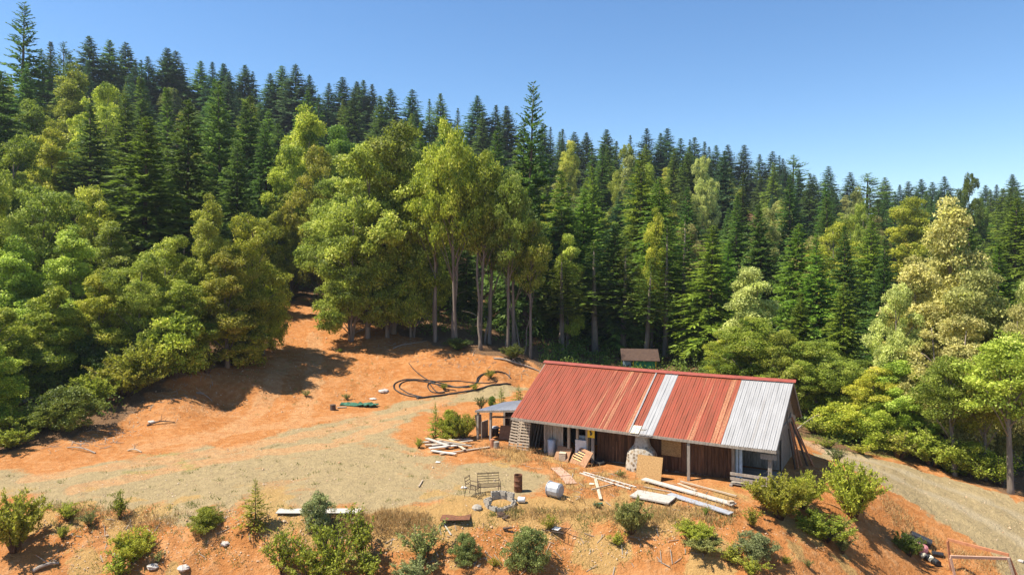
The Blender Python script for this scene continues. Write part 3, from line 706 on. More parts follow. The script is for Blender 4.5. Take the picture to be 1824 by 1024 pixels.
lay('stick', 'pale stick lying alone on the gravel behind the metal chair', 'stick', 746, 869, 753, 857, .06, .05, M_PALEWOOD)
lay('roof_sheet', 'white metal sheet lying flat behind the round shrub on the yard lip', 'metal sheet', 494, 914, 641, 913, .62, .03, M_WBOARD)
lay('rusty_sheet', 'rusty brown metal mat lying on the yard lip', 'metal sheet', 786, 926, 838, 925, .85, .02, M_RUST)
lay('plank', 'thin white stick on the orange bank below the rusty mat', 'stick', 790, 935, 803, 954, .05, .03, M_WBOARD)
o = lay('green_bottle', 'small dark green plastic tube in the straw before the ladder', 'tube', 1058, 902, 1073, 900, .14, .1, M_GREENT)
for i, (px, py, lb) in enumerate([(826, 869, 'white paper scrap left of the metal chair'), (780, 824, 'small white litter scrap on the gravel beyond the stick'), (1054, 863, 'pale tan scrap beside the stick and plank')]):
    mb = MB(); mb.add([(-.16, -.1, .03), (.12, -.12, .05), (.17, .1, .03), (-.1, .14, .06)], [(0, 1, 2, 3)]); tag(mb.build('paper_scrap', M_WPAINT if i < 2 else M_CREAM, None, G(px, py)), lb, 'litter')

# tub on its side
tb = thing('galvanised_tub', 'galvanised tub tipped on its side in the dry grass', 'tub', G(991, 886)+Vector((0, 0, .37)), (0, 0, R(-38)))
prof = [(.02, .30), (.27, .30), (.34, .25), (.37, .23), (.38, -.40)]
mb = MB(); mb.lathe(prof, 12, .5, 1.0, .95); v = np.concatenate(mb.v); v = np.stack([v[:, 2], v[:, 1], v[:, 0]*.98], 1); mb.v = [v]
mb.build('shell', M_GALV, tb)
mb = MB(); mb.tube([(-.41, .365*math.sin(t*.2618), .38*math.cos(t*.2618)) for t in range(25)], .025, 6, cap=False); mb.build('rim', M_GREYMET, tb, smooth=True)
# rusty barrel
br = thing('rusty_barrel', 'open rusty steel barrel standing upright on the yard', 'barrel', G(923, 875))
mb = MB(); mb.lathe([(.20, .86), (.222, .875), (.228, .86), (.215, .84), (.215, .58), (.225, .57), (.215, .56), (.215, .31), (.225, .30), (.215, .29), (.215, .02), (.21, 0)], 22); mb.build('shell', M_RUST, br, smooth=True)
mb = MB(); mb.lathe([(.20, .86), (.198, .15)], 22); mb.disc(.198, .15, 22); mb.build('liner', M_RUST, br, smooth=True)

# metal bench and chair
def seat(name, label, cat, p, rz, w_, slats, nv):
    o = thing(name, label, cat, p, rz); h = w_/2; r_ = .016
    mb = MB()                                   # local: front is -y
    mb.tube([(-h, .28, .42), (-h, .36, .95), (h, .36, .95), (h, .28, .42)], r_, 6)
    for i in range(slats): t = (i+1)/(slats+.3); mb.bar((-h, .28+.08*t, .44+.5*t), (h, .28+.08*t, .44+.5*t), .012, .03)
    for i in range(nv): x = -h+w_*(i+1)/(nv+1); mb.bar((x, .285, .44), (x, .355, .94), .02, .02, up=(0, 1, 0))
    mb.build('backrest', M_IRON, o)
    mb = MB(); mb.tube([(-h, .28, .42), (-h, -.26, .40), (h, -.26, .40), (h, .28, .42), (-h, .28, .42)], r_, 6)
    for i in range(5): y = -.2+i*.1; mb.bar((-h, y, .405), (h, y, .405), .022, .008)
    mb.build('seat', M_IRON, o)
    for s in (-1, 1):
        mb = MB(); mb.tube([(s*h, -.27, .40), (s*h, -.25, .62), (s*h, .0, .64), (s*h, .32, .66)], r_, 6); mb.build('armrest', M_IRON, o)
        mb = MB(); mb.tube([(s*h, -.26, .40), (s*h, -.30, 0)], r_, 6); mb.build('leg', M_IRON, o)
        mb = MB(); mb.tube([(s*h, .28, .42), (s*h, .36, 0)], r_, 6); mb.build('leg', M_IRON, o)
    mb = MB(); mb.bar((-h, -.28, .14), (h, -.28, .14), .02, .02); mb.build('stretcher', M_IRON, o)
    return o
seat('metal_bench', 'dark metal frame bench without cushions beside the fire ring', 'bench', G(871, 879), R(10), 1.12, 4, 1)
seat('metal_chair', 'dark metal frame chair left of the metal bench', 'chair', G(843, 883), R(66), .52, 3, 0)

# fire ring of concrete blocks
def block_mesh():
    mb = MB(); w_, d_, h_ = .39, .19, .19
    mb.box((-w_/2, -d_/2, 0), (w_/2, -d_/2+.03, h_)); mb.box((-w_/2, d_/2-.03, 0), (w_/2, d_/2, h_))
    for x0, x1 in ((-w_/2, -w_/2+.035), (-.0175, .0175), (w_/2-.035, w_/2)): mb.box((x0, -d_/2+.03, 0), (x1, d_/2-.03, h_-.002))
    return mb.mesh('concrete_block', M_CONC)
BM = block_mesh(); c0 = G(891, 899)
RINGL = ['left', 'left', 'back', 'back', 'back', 'right', 'right', 'front', 'front', 'front', 'front', 'left']
for i in range(11):
    th = 2*math.pi*i/11+.2; x, y = c0.x+.68*math.cos(th), c0.y+.62*math.sin(th)
    o = bpy.data.objects.new('concrete_block', BM); COL.objects.link(o)
    o.location = (x, y, t1(x, y)-.02+(.19 if False else 0)); o.rotation_euler = (random.uniform(-.08, .08), random.uniform(-.08, .08), th+math.pi/2+random.uniform(-.2, .2))
    tag(o, 'grey concrete block lying in the round fire ring', 'block', 'blocks of the fire ring')
    if i in (1, 2, 3, 6):
        o2 = o.copy(); COL.objects.link(o2); o2.location = o.location+Vector((random.uniform(-.06, .06), random.uniform(-.05, .05), .195)); o2.rotation_euler = (0, 0, th+math.pi/2+random.uniform(-.35, .35))
        tag(o2, 'grey concrete block set on top of the fire ring course', 'block', 'upper blocks of the fire ring')
p = G(929, 896); mb = MB(); mb.lathe([(.01, .36), (.13, .36), (.14, .34), (.15, .02), (.13, 0), (.01, 0)], 16)
v = np.concatenate(mb.v); mb.v = [np.stack([v[:, 2]-.18, v[:, 1], v[:, 0]+.15], 1)]
tag(mb.build('white_bucket', M_WPAINT, None, p, (0, 0, -.15), smooth=True), 'white bucket lying on its side right of the fire ring', 'bucket')

def rock(px, py, s, label, m=None, flat=.6, group=None, name='rock'):
    mb = MB(); n, k = 9, 6; v = []; r = random.Random(int(px*31+py))
    for j in range(k+1):
        ph = math.pi*j/k
        for i in range(n):
            th = 2*math.pi*i/n; q = s*r.uniform(.75, 1.1); v.append((q*math.sin(ph)*math.cos(th)*1.2, q*math.sin(ph)*math.sin(th), q*math.cos(ph)*flat+s*flat*.35))
    mb.add(v, [(j*n+i, j*n+(i+1) % n, (j+1)*n+(i+1) % n, (j+1)*n+i) for j in range(k) for i in range(n)])
    return tag(mb.build(name, m or M_ROCK, None, G(px, py)), label, 'rock', group)
rock(850, 907, .22, 'pale brick-like stone left of the fire ring', M_CONC, .8)
rock(683, 699, .42, 'large pale rock at the foot of the orange slope near the pipe', flat=.55)
rock(664, 711, .3, 'small pale rock next to the green tarp on the slope foot', flat=.35)
rock(401, 972, .18, 'small white rock alone on the orange bank below the round bush')
rock(272, 1012, .22, 'white rock at the bottom edge, left of a pair')
rock(326, 1016, .25, 'white rock at the bottom edge, right of a pair')
rock(600, 1000, .2, 'whitish rock among the low shrub stems', flat=.5)
rock(893, 917, .2, 'dark stone at the front foot of the fire ring', M_SHINGLE)
rock(270, 752, .25, 'pale stone at the foot of the left orange bank', flat=.4)
rock(1818, 1000, .15, 'white pebble on the road at the right edge')

# broken lawn chair in the dirt
lc = thing('broken_chair', 'collapsed metal lawn chair lying in the orange dirt with a white seat panel', 'chair', G(990, 948)+Vector((0, 0, .05)), R(-28))
mb = MB(); mb.tube([(-.6, -.25, .05), (.55, -.3, .1), (.6, .2, .16), (-.55, .25, .1), (-.6, -.25, .05)], .018, 6)
for x in (-.4, -.2, .25, .42): mb.tube([(x, -.27, .08), (x, .23, .13)], .013, 5)
mb.build('frame', M_IRON, lc)
mb = MB(); mb.box((-.12, -.2, .13), (.2, .18, .15)); mb.build('seat_panel', M_WPAINT, lc)
mb = MB(); mb.tube([(.55, -.3, .1), (.7, -.35, .35)], .016, 6); mb.tube([(.6, .2, .16), (.78, .18, .42)], .016, 6); mb.build('leg', M_IRON, lc)
# dark scraps
for i, (px, py) in enumerate([(895, 925), (905, 942)]):
    p = G(px, py); mb = MB()
    for k in range(3): mb.bar((random.uniform(-.3, .1), random.uniform(-.2, .2), .05), (random.uniform(.1, .4), random.uniform(-.2, .2), .12), .08, .05, .3)
    tag(mb.build('bark_scrap', M_BARKD, None, p), ['dark wood scraps on the bank just below the fire ring', 'dark wood scraps lower on the bank below the fire ring'][i], 'wood scraps')

# lumber pile by the shrubs
LP = [(752,790,838,784,.22),(757,796,820,792,.3),(765,803,815,797,.35),(770,799,842,790,.2),(778,788,830,797,.2),(784,811,872,798,.16),(768,806,812,812,.25),(800,786,828,806,.18),(760,787,800,801,.25),(790,793,840,801,.18)]
LPL = ['flat grey board at the back of the scrap pile', 'wide pale board across the middle of the scrap pile', 'widest board of the scrap pile with a pale top', 'long narrow board over the scrap pile top',
       'brownish board slanting through the scrap pile', 'longest board sticking out right of the scrap pile', 'board at the near edge of the scrap pile', 'short board pointing out of the scrap pile toward the camera',
       'slanting board at the left side of the scrap pile', 'narrow board at the right side of the scrap pile']
for i, (a, b, c, d_, wd) in enumerate(LP):
    lay('scrap_board', LPL[i], 'board', a, b, c, d_, wd, .05, [M_WBOARD, M_PALEWOOD, M_WBOARD, M_GREYWOOD, M_TANWOOD, M_PALEWOOD][i % 6], 'boards of the scrap pile', lift=.02+.045*(i % 5), tone=.5+.1*(i % 4))
# stumps
for px, py, h, r_, lb in ((877, 796, .5, .15, 'slimmer reddish wood round standing left of the other by the cabin'), (884.5, 797, .38, .19, 'squat grey wood round standing by the cabin')):
    mb = MB(); mb.lathe([(r_*1.05, 0), (r_, .1), (r_*.97, h), (r_*.9, h+.01), (.01, h+.01)], 14)
    tag(mb.build('wood_round', M_REDWOOD if px < 880 else M_GREYWOOD, None, G(px, py), smooth=False), lb, 'wood round')
mb = MB(); mb.lathe([(.26, 0), (.24, .1), (.23, .42), (.2, .44), (.01, .44)], 12)
tag(mb.build('stump', M_BARKD, None, G(593, 730)), 'dark cut stump at the foot of the orange slope', 'stump')
lay('plank', 'small plank lying right of the dark stump', 'plank', 601, 727, 617, 726, .2, .06, M_PALEWOOD)
gt = MB(); n = 14; v = []
for j in range(8):
    for i in range(n): v.append((-1.6+3.2*i/(n-1)+random.uniform(-.08, .08), -.6+1.2*j/7*(1-.3*(i/(n-1)))+random.uniform(-.06, .06), .06+.22*abs(math.sin(i*1.7+j))*random.random()))
gt.add(v, [(j*n+i, j*n+i+1, (j+1)*n+i+1, (j+1)*n+i) for j in range(7) for i in range(n-1)])
tag(gt.build('green_tarp', M_GREENT, None, G(641, 722), (0, 0, -.1)), 'crumpled green tarp on the slope foot right of the stump', 'tarp')

# black irrigation pipe coils
def pipe(name, label, pts, rad, lift=.06, m=None, arch=None):
    P = [G(a, b)+Vector((0, 0, lift)) for a, b in pts]
    if arch:
        for i, hh in arch.items(): P[i].z += hh
    # Catmull-Rom
    Q = []
    for i in range(len(P)-1):
        a, b, c, d = P[max(i-1, 0)], P[i], P[i+1], P[min(i+2, len(P)-1)]
        for k in range(5):
            t = k/5; Q.append(.5*((2*b)+(c-a)*t+(2*a-5*b+4*c-d)*t*t+(3*b-a-3*c+d)*t**3))
    Q.append(P[-1]); o0 = Q[0].copy()
    for q in Q: q.z = max(q.z, t1(q.x, q.y)+rad*.8)
    mb = MB(); mb.tube([q-o0 for q in Q], rad, 6)
    return tag(mb.build(name, m or M_BLACK, None, o0, smooth=True), label, 'pipe')
pipe('black_pipe', 'thick dark pipe lying straight along the foot of the coil', [(742,711),(770,707),(800,703),(850,695),(910,686)], .085)
pipe('black_pipe', 'outer black pipe of the big loop on the orange slope foot', [(748,709),(722,704),(704,695),(702,686),(714,679),(735,677),(765,679),(795,686),(815,691),(836,690),(848,683),(851,674),(862,667),(882,663),(900,666),(910,676)], .06)
pipe('black_pipe', 'inner black pipe of the big loop on the orange slope foot', [(752,708),(728,702),(712,692),(714,684),(728,679),(750,680),(778,685),(802,690),(822,690),(842,687),(851,680),(856,672),(868,666),(884,665)], .052)
pipe('black_pipe', 'black pipe in a small kinked curl within the coil', [(792,700),(772,700),(763,693),(763,685),(775,681),(800,680),(840,682),(870,683),(885,680)], .048)
pipe('black_pipe', 'short black pipe ends trailing off the curl', [(765,684),(772,694),(782,700),(800,697)], .04)
pipe('black_wire', 'thin black hose running down the slope into the coil', [(728,648),(740,662),(758,675),(775,684),(790,692),(812,697)], .035)

# small green hut behind the cabin
hz = W(1137, 667, d=74); hut = thing('green_hut', 'small green hut with a rusty brown roof behind the cabin', 'hut', (hz[0], 74, hz[2]), R(-10))
mb = MB(); mb.box((-.55, -1.2, -.5), (1.75, 1.2, 2.0)); mb.build('wall', M_GREENP, hut)
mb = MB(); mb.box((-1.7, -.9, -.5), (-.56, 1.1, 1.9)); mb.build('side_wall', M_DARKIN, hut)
mb = MB(); mb.box((-1.6, -.96, -.2), (-.75, -.91, 1.55)); mb.build('door', M_BLUEW, hut)
mb = MB()
for x in (-.58, 1.72): mb.box((x, -1.27, -.5), (x+.12, -1.21, 2.0))
mb.build('corner_board', M_YELLOW, hut)
mb = MB(); mb.add([(-1.75, -1.75, 1.75), (2.2, -1.75, 1.75), (2.05, .1, 2.75), (-1.9, .1, 2.75), (2.2, 1.6, 1.9), (-1.75, 1.6, 1.9), (-1.75, -1.75, 1.68), (2.2, -1.75, 1.68), (2.05, .1, 2.68), (-1.9, .1, 2.68)],
                  [(0,1,2,3), (3,2,4,5), (0,6,7,1), (6,9,8,7), (1,7,8,2), (0,3,9,6)]); mb.build('roof', M_SHINGLE, hut)

# leaning poles at the gable end
for i, (a0, b0, a1, b1, z1) in enumerate([(16.2,6.8,15.6,6.8,2.3),(16.5,7.2,15.6,7.1,2.4),(16.1,6.2,15.6,6.3,2.5),(16.7,7.8,15.7,7.6,2.2),(16.4,7.6,15.6,7.4,2.6),(16.0,5.7,15.6,5.9,2.2),(16.8,7.5,15.6,7.3,2.3)]):
    p = CL(a0, b0); q = CL(a1, b1, z1); mb = MB(); mb.tube([(0, 0, 0), q-p], [.06, .045], 6)
    tag(mb.build('leaning_pole', M_BARKD if i % 2 else M_REDWOOD, None, p), 'thin brown pole leaning on the shaded gable end of the cabin', 'pole', 'poles leaning on the gable end')

# pipes and buckets below the road edge
def cyl(name, label, cat, x0, y0, x1, y1, rad, m, ribs=0, lift=0):
    p, q = G(x0, y0), G(x1, y1); d = q-p; L = d.length
    o = thing(name, label, cat, p+Vector((0, 0, rad+lift)), 0); o.rotation_euler = d.to_track_quat('X', 'Z').to_euler()
    pr = []
    N_ = max(2, ribs*2)
    for i in range(N_+1): pr.append((rad*(1.0 if i % 2 else .93), L*i/N_))
    mb = MB(); mb.lathe([(rad*.8, L*.02)]+pr+[(rad*.8, L*.98)], 16); v = np.concatenate(mb.v); mb.v = [np.stack([v[:, 2], v[:, 1], v[:, 0]], 1)]; mb.build('shell', m, o, smooth=not ribs)
    for e in (.03, .97):
        mb = MB(); mb.disc(rad*.8, L*e, 16); v = np.concatenate(mb.v); mb.v = [np.stack([v[:, 2], v[:, 1], v[:, 0]], 1)]; mb.build('end', M_BLACK, o)
    return o
cyl('culvert_pipe', 'black ribbed culvert pipe lying on the bank, the farther of two', 'pipe', 1622, 958, 1658, 976, .21, M_BLACKG, 14)
cyl('culvert_pipe', 'black ribbed culvert pipe lying on the bank, the nearer of two', 'pipe', 1608, 962, 1642, 979, .21, M_BLACKG, 14)
cyl('pink_roll', 'faded pink rolled bundle lying below the black culvert pipes', 'roll', 1622, 981, 1648, 990, .27, M_PINKB, 3)
for i, (x0, y0, x1, y1, m, lb) in enumerate([(1641,992,1648,997,M_CREAM,'cream bucket on its side touching the pink bundle'), (1649,996,1655,1001,M_BLACK,'black bucket on its side between two cream ones'),
      (1655,1000,1662,1005,M_CREAM,'second cream bucket in the row below the pink bundle'), (1662,1004,1672,1011,M_BLACK,'black bucket at the low end of the row')]):
    cyl('bucket', lb, 'bucket', x0, y0, x1, y1, .17, m, 0)
cyl('short_pipe', 'short dark pipe piece lying right of the pink bundle', 'pipe', 1660, 989, 1680, 993, .12, M_BLACKG, 4)

# pink timber frame at the lower right
A, B, C = Vector(W(1688, 960, d=35.2)), Vector(W(1797, 988, d=33.2)), Vector(W(1693, 990, d=33.0))
fr = thing('timber_frame', 'open frame of pinkish timbers standing at the edge of the road', 'frame', (C.x, C.y, t1(C.x, C.y)))
o0 = Vector(fr.location)
mb = MB(); mb.bar(A-o0, B-o0, .10, .13); mb.build('beam', M_REDWOOD, fr)
mb = MB(); mb.bar(C-o0+Vector((0, 0, -.02)), B-o0+Vector((0, -.06, -.14)), .10, .12); mb.build('beam', M_PINKWOOD, fr)
for P0, dx, dy, m in ((A, .18, .0, M_REDWOOD), (B, .85, -.5, M_REDWOOD), (C, .42, -.3, M_PINKWOOD), (B+Vector((-.12, -.1, 0)), .6, -.4, M_PALEWOOD)):
    qx, qy = P0.x+dx, P0.y+dy; mb = MB(); mb.bar(P0-o0+Vector((0, 0, -.09)), Vector((qx, qy, t1(qx, qy)-.1))-o0, .10, .09, up=(0, 1, 0)); mb.build('leg', m, fr)

# fallen logs and dead branches
def log(px0, py0, px1, py1, r0, r1, label, m=M_DEAD, lift=.1, name='fallen_log', bend=.15):
    p, q = G(px0, py0), G(px1, py1); c = (p+q)/2; pts = []
    for i in range(9):
        t = i/8; z = p.lerp(q, t); z.z = max(t1(z.x, z.y), z.z-.3)+lift+bend*math.sin(t*3.14); pts.append(z-p)
    mb = MB(); mb.tube(pts, [r0+(r1-r0)*i/8 for i in range(9)], 8)
    for i in range(3):
        b = pts[3+i]; mb.tube([b, b+Vector((random.uniform(-.6, .6), random.uniform(-.4, .4), random.uniform(.2, .6)))], [r1*.5, .01], 5)
    return tag(mb.build(name, m, None, p), label, 'log')
log(-20, 742, 74, 708, .16, .13, 'pale fallen log at the left edge among the bushes')
log(-20, 722, 30, 713, .12, .10, 'thinner pale log behind the first at the left edge')
log(262, 758, 312, 754, .07, .03, 'thin dark branch lying along the foot of the left bank', M_BARKD, .03, 'fallen_branch')
log(350, 700, 378, 715, .05, .02, 'short stick lying on the shaded left bank', M_DEAD, .03, 'fallen_branch')
log(228, 803, 252, 806, .05, .04, 'short pale stick at the tip of the left shadow', M_PALEWOOD, .03, 'fallen_branch')
log(700, 622, 760, 608, .06, .02, 'dead pale branch on the shaded bank below the trunks', M_DEAD, .05, 'fallen_branch')
log(880, 640, 960, 662, .10, .06, 'pale fallen pole on the forest floor left of the cabin ridge', M_DEAD, .05, 'fallen_log')
log(60, 1020, 105, 1006, .09, .05, 'pale branch at the bottom left corner', M_DEAD, .05, 'fallen_branch')
log(170, 808, 120, 798, .05, .03, 'thin pale branch within the left shadow', M_DEAD, .04, 'fallen_branch')
# arching dead branch right of the cabin
p = G(1432, 778); q = G(1525, 778); db = MB(); P_ = [p.lerp(q, i/8)+Vector((0, 1.2, 1.3*math.sin(i/8*2.6)+.25))-p for i in range(9)]
db.tube(P_, [.06-.006*i for i in range(9)], 6)
for i in range(1, 9):
    for k in range(3):
        b = P_[i]; db.tube([b, b+Vector((random.uniform(-.1, .7), random.uniform(-.4, .3), random.uniform(-.8, .1)))], [.018, .006], 4)
tag(db.build('dead_branch', M_DEAD, None, p), 'arching bare grey dead branch right of the cabin gable', 'branch')

# ------------------------------------------------------------------ vegetation builders
def unit(v): return v/np.maximum(np.linalg.norm(v, axis=1, keepdims=True), 1e-9)
def kites(mb, c, d, nrm, l, w_, tone, wide=.45):
    """pointed leaf faces: base at c, along d, facing nrm"""
    s = unit(np.cross(d, nrm)); l = np.asarray(l)[:, None]; w_ = np.asarray(w_)[:, None]
    v = np.stack([c, c+d*l*wide+s*w_*.5, c+d*l, c+d*l*wide-s*w_*.5], 1).reshape(-1, 3)
    f = np.arange(len(c)*4).reshape(-1, 4)
    mb.add(v, f, np.clip(tone, 0, 1))
def rdir(r, n): return unit(r.normal(size=(n, 3)))

def conifer(seed, rad=.17, bare=.06, n=480, K=27, droop=.25, needle=1.0, power=.82, sparse=0., up=.55):
    r = np.random.default_rng(seed); crown, trunk = MB(), MB()
    t = bare+(1-bare)*(np.arange(n)+r.uniform(0, 1, n))/n*.985
    t = bare+(t-bare)**1.0
    nw = int(26+8*r.random()); q = np.round((t-bare)/(1-bare)*nw)/nw*(1-bare)+bare
    t = np.where(r.random(n) < .25, q+r.normal(0, .004, n), t); t = np.clip(t, bare, .985)
    az = np.arange(n)*2.399963+r.normal(0, .35, n)
    u = (1-t)/(1-bare)
    L = rad*u**power*r.uniform(.68, 1.12, n)*np.clip(.55+(t-bare)/.10, .55, 1)+.0015
    lob = 1+.12*np.sin(az*2+t*9+seed)+.10*np.sin(az*3-t*15+seed*2)+r.normal(0, .10, n)
    L *= lob
    if sparse:
        keep = r.random(n) > sparse; t, az, L = t[keep], az[keep], L[keep]; n = len(t)
    el = -.22+(up+.22)*t+r.normal(0, .10, n)
    bd = np.stack([np.cos(az)*np.cos(el), np.sin(az)*np.cos(el), np.sin(el)], 1)
    b = np.repeat(np.arange(n), K); s = r.uniform(.06, 1.0, len(b))**.9
    s[::K] = .98
    Lb = L[b]
    c = np.stack([np.zeros(len(b)), np.zeros(len(b)), t[b]], 1)+bd[b]*(s*Lb)[:, None]
    c[:, 2] -= droop*Lb*s*s*.6
    side = np.where(r.random(len(b)) < .5, -1, 1)*r.uniform(.25, 1.05, len(b)); side[::K] = 0
    a2 = az[b]+side; e2 = el[b]-droop*.8*s+r.normal(-.05, .22, len(b))
    d = np.stack([np.cos(a2)*np.cos(e2), np.sin(a2)*np.cos(e2), np.sin(e2)], 1)
    l = np.maximum(.30*Lb*(1.15-.65*s), .0075+.006*(1-t[b]))*r.uniform(.75, 1.25, len(b))*needle
    nr = unit(np.stack([r.normal(0, .75, len(b)), r.normal(0, .75, len(b)), np.ones(len(b))], 1))
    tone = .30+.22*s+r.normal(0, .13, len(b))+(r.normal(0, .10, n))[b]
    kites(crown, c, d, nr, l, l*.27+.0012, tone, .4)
    # leader
    k = 24; zz = r.uniform(.93, 1.0, k); aa = r.uniform(0, 6.28, k)
    kites(crown, np.stack([0*zz, 0*zz, zz-.012], 1), unit(np.stack([np.cos(aa)*.8, np.sin(aa)*.8, np.ones(k)*.6], 1)), rdir(r, k), (1.01-zz)*.22+.004, np.full(k, .0035), np.full(k, .5))
    trunk.tube([(0, 0, -.05), (0, 0, .02), (.002, 0, .35), (-.001, .001, .7), (0, 0, .99)], [.016, .013, .0095, .0055, .0006], 8)
    for i in range(0, n, 14):
        if t[i] < .6: trunk.tube([(0, 0, t[i]), tuple(np.array([0, 0, t[i]])+bd[i]*L[i]*.6)], [.0022, .0006], 4)
    for i in range(10):                       # dead lower limbs
        z, a = r.uniform(.02, max(bare, .06)), r.uniform(0, 6.28); trunk.tube([(0, 0, z), (math.cos(a)*.05, math.sin(a)*.05, z-.005)], [.0018, .0005], 4)
    return crown.mesh('crown', None), trunk.mesh('trunk', None, True)

def broadleaf(seed, rad=.30, low=.18, nclump=130, nleaf=200, csize=.062, leaf=.0165, shape=1.0, cone=0., lean=0., stems=1, open_=0.0, gap=.0):
    r = np.random.default_rng(seed); crown, trunk = MB(), MB(); nclump = int(nclump*1.45)
    # crown = several big boughs, each carrying clumps, so the outline is lumpy
    nb = 11; boughs = []
    for i in range(nb):
        h = low+(1-low)*(.10+.82*(i+.5)/nb)+r.normal(0, .02); y = (h-low)/(1-low)
        prof = (math.sin(math.pi*min(max(y, .02), .98)**(.75*shape)))**.7
        prof = prof*(1-cone)+cone*min(1, (1-y)**.75*1.05, .5+y*2.5)
        a = i*2.4+r.normal(0, .3); q = rad*prof*r.uniform(.42, .72)
        boughs.append((math.cos(a)*q+lean*h, math.sin(a)*q, h, rad*prof*r.uniform(.42, .60)+.02))
    boughs.append((lean, 0, 1-.09, rad*(.26-.12*cone)))
    if cone > .5: boughs.append((lean, 0, 1-.03, rad*.07))
    bw = np.array([x[3]**2 for x in boughs]); bw /= bw.sum()
    cc, cs_, ct, cn = [], [], [], []
    for i in range(nclump):
        bx, by, bz, br_ = boughs[r.choice(len(boughs), p=bw)]
        d = rdir(r, 1)[0]; d[2] = d[2]*.9+.15; q = br_*r.uniform(.45, 1.0)**.5
        c = np.array([bx, by, bz])+d*q*np.array([1, 1, .85]); c[2] = min(max(c[2], low*.8), .985)
        cc.append(c); cs_.append(csize*r.uniform(.6, 1.3)); ct.append(r.normal(0, .15)); cn.append(d)
    cc = np.array(cc); cs_ = np.array(cs_); ct = np.array(ct); cn = np.array(cn)
    b = np.repeat(np.arange(nclump), nleaf); n = len(b)
    if open_ > 0: k = r.random(n) > open_; b = b[k]; n = len(b)
    d = rdir(r, n)+cn[b]*.35; d[:, 2] += .25; d = unit(d)
    c = cc[b]+d*(cs_[b]*r.uniform(.3, 1.0, n)**.6)[:, None]*np.array([1.15, 1.15, .72])
    ld = unit(d*.3+rdir(r, n)*.9+np.array([0, 0, -.25])); nr = unit(d*1.0+np.array([0, 0, .25])+rdir(r, n)*.8)
    l = leaf*.93*r.uniform(.6, 1.45, n)
    kites(crown, c, ld, nr, l, l*.62, .42+ct[b]+r.normal(0, .17, n))
    for sidx in range(stems):
        a = 6.28*sidx/stems+r.uniform(0, 1); o = .012*(stems > 1)
        bx = math.cos(a)*rad*.35*(stems > 1); by = math.sin(a)*rad*.35*(stems > 1)
        P = [(math.cos(a)*o, math.sin(a)*o, -.05), (math.cos(a)*o*1.5, math.sin(a)*o*1.5, .03), (bx*.4+lean*.3, by*.4, .3), (bx*.8+lean*.6+r.normal(0, .01), by*.8, .6), (bx+lean*.9, by, .9)]
        q = 1/math.sqrt(stems); trunk.tube(P, [.022*q, .017*q, .013*q, .008*q, .002], 8)
        k = max(8, 26//stems)
        for i in r.choice(nclump, k, replace=False):
            h0 = max(low*.5, cc[i][2]-r.uniform(.10, .25)); f = h0/.9; p0 = np.array([bx*f+lean*f, by*f, h0]); m_ = (p0+cc[i])/2+np.array([0, 0, .015])
            trunk.tube([tuple(p0), tuple(m_), tuple(cc[i])], [.0045, .003, .0012], 5)
    return crown.mesh('crown', None), trunk.mesh('trunk', None, True)

def sprout(seed, nst=14, leaf=.07, per=46, spread=.55, upright=.6, bushy=1.0):
    """shrub of many stems with leaves along them; height 1"""
    r = np.random.default_rng(seed); crown, st = MB(), MB(); C_, D_ = [], []
    for i in range(nst):
        a = r.uniform(0, 6.28); sp = spread*r.uniform(.15, 1)**.8; h = r.uniform(.55, 1.0)*(1-.35*(sp/spread)*(1-upright))
        P = [np.array([0, 0, 0])+np.array([math.cos(a), math.sin(a), 0])*.05, np.array([math.cos(a)*sp*.35, math.sin(a)*sp*.35, h*.5]), np.array([math.cos(a)*sp+r.normal(0, .04), math.sin(a)*sp+r.normal(0, .04), h])]
        st.tube(P, [.014, .010, .003], 5)
        subs = [(P[0], P[1], P[2])]
        for k in range(3):
            t = r.uniform(.35, .9); p0 = (1-t)**2*P[0]+2*t*(1-t)*P[1]+t*t*P[2]; dd = rdir(r, 1)[0]; dd[2] = abs(dd[2])*.6+.2
            p2 = p0+dd*r.uniform(.15, .30)*bushy; st.tube([tuple(p0), tuple(p2)], [.006, .002], 4); subs.append((p0, (p0+p2)/2, p2))
        for j, (a0, a1, a2) in enumerate(subs):
            m_ = per if j == 0 else per//2; t = r.uniform(.25 if j == 0 else .1, 1.0, m_)[:, None]
            C_.append((1-t)**2*a0+2*t*(1-t)*a1+t*t*a2+r.normal(0, .018, (m_, 3))); D_.append(np.repeat((a2-a0)[None], m_, 0))
    c = np.concatenate(C_); d = unit(np.concatenate(D_)); n = len(c)
    ld = unit(d*.4+rdir(r, n)); l = leaf*r.uniform(.6, 1.3, n); nr = unit(rdir(r, n)+np.array([0, 0, .7]))
    c[:, 2] = np.maximum(c[:, 2], .01)
    kites(crown, c, ld, nr, l, l*.5, .45+r.normal(0, .2, n))
    return crown.mesh('foliage', None), st.mesh('stems', None, True)

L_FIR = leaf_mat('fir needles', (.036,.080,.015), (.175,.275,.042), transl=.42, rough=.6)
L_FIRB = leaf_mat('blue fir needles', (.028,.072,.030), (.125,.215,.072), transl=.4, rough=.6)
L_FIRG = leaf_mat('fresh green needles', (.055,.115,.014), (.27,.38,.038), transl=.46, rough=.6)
L_YG = leaf_mat('yellow green leaves', (.11,.16,.014), (.53,.56,.055), (.70,.65,.13), .74, .50)
L_PALE = leaf_mat('pale leaves', (.125,.17,.018), (.50,.56,.070), (.68,.68,.16), .72, .50)
L_CREAM = leaf_mat('cream flowering leaves', (.14,.16,.025), (.52,.53,.10), (.70,.67,.22), .66, .44)
L_BRIGHT = leaf_mat('bright shrub leaves', (.13,.17,.016), (.54,.55,.06), (.52,.52,.08), .85, .48)
L_OLIVE = leaf_mat('olive shrub leaves', (.09,.11,.026), (.31,.33,.09), transl=.38)
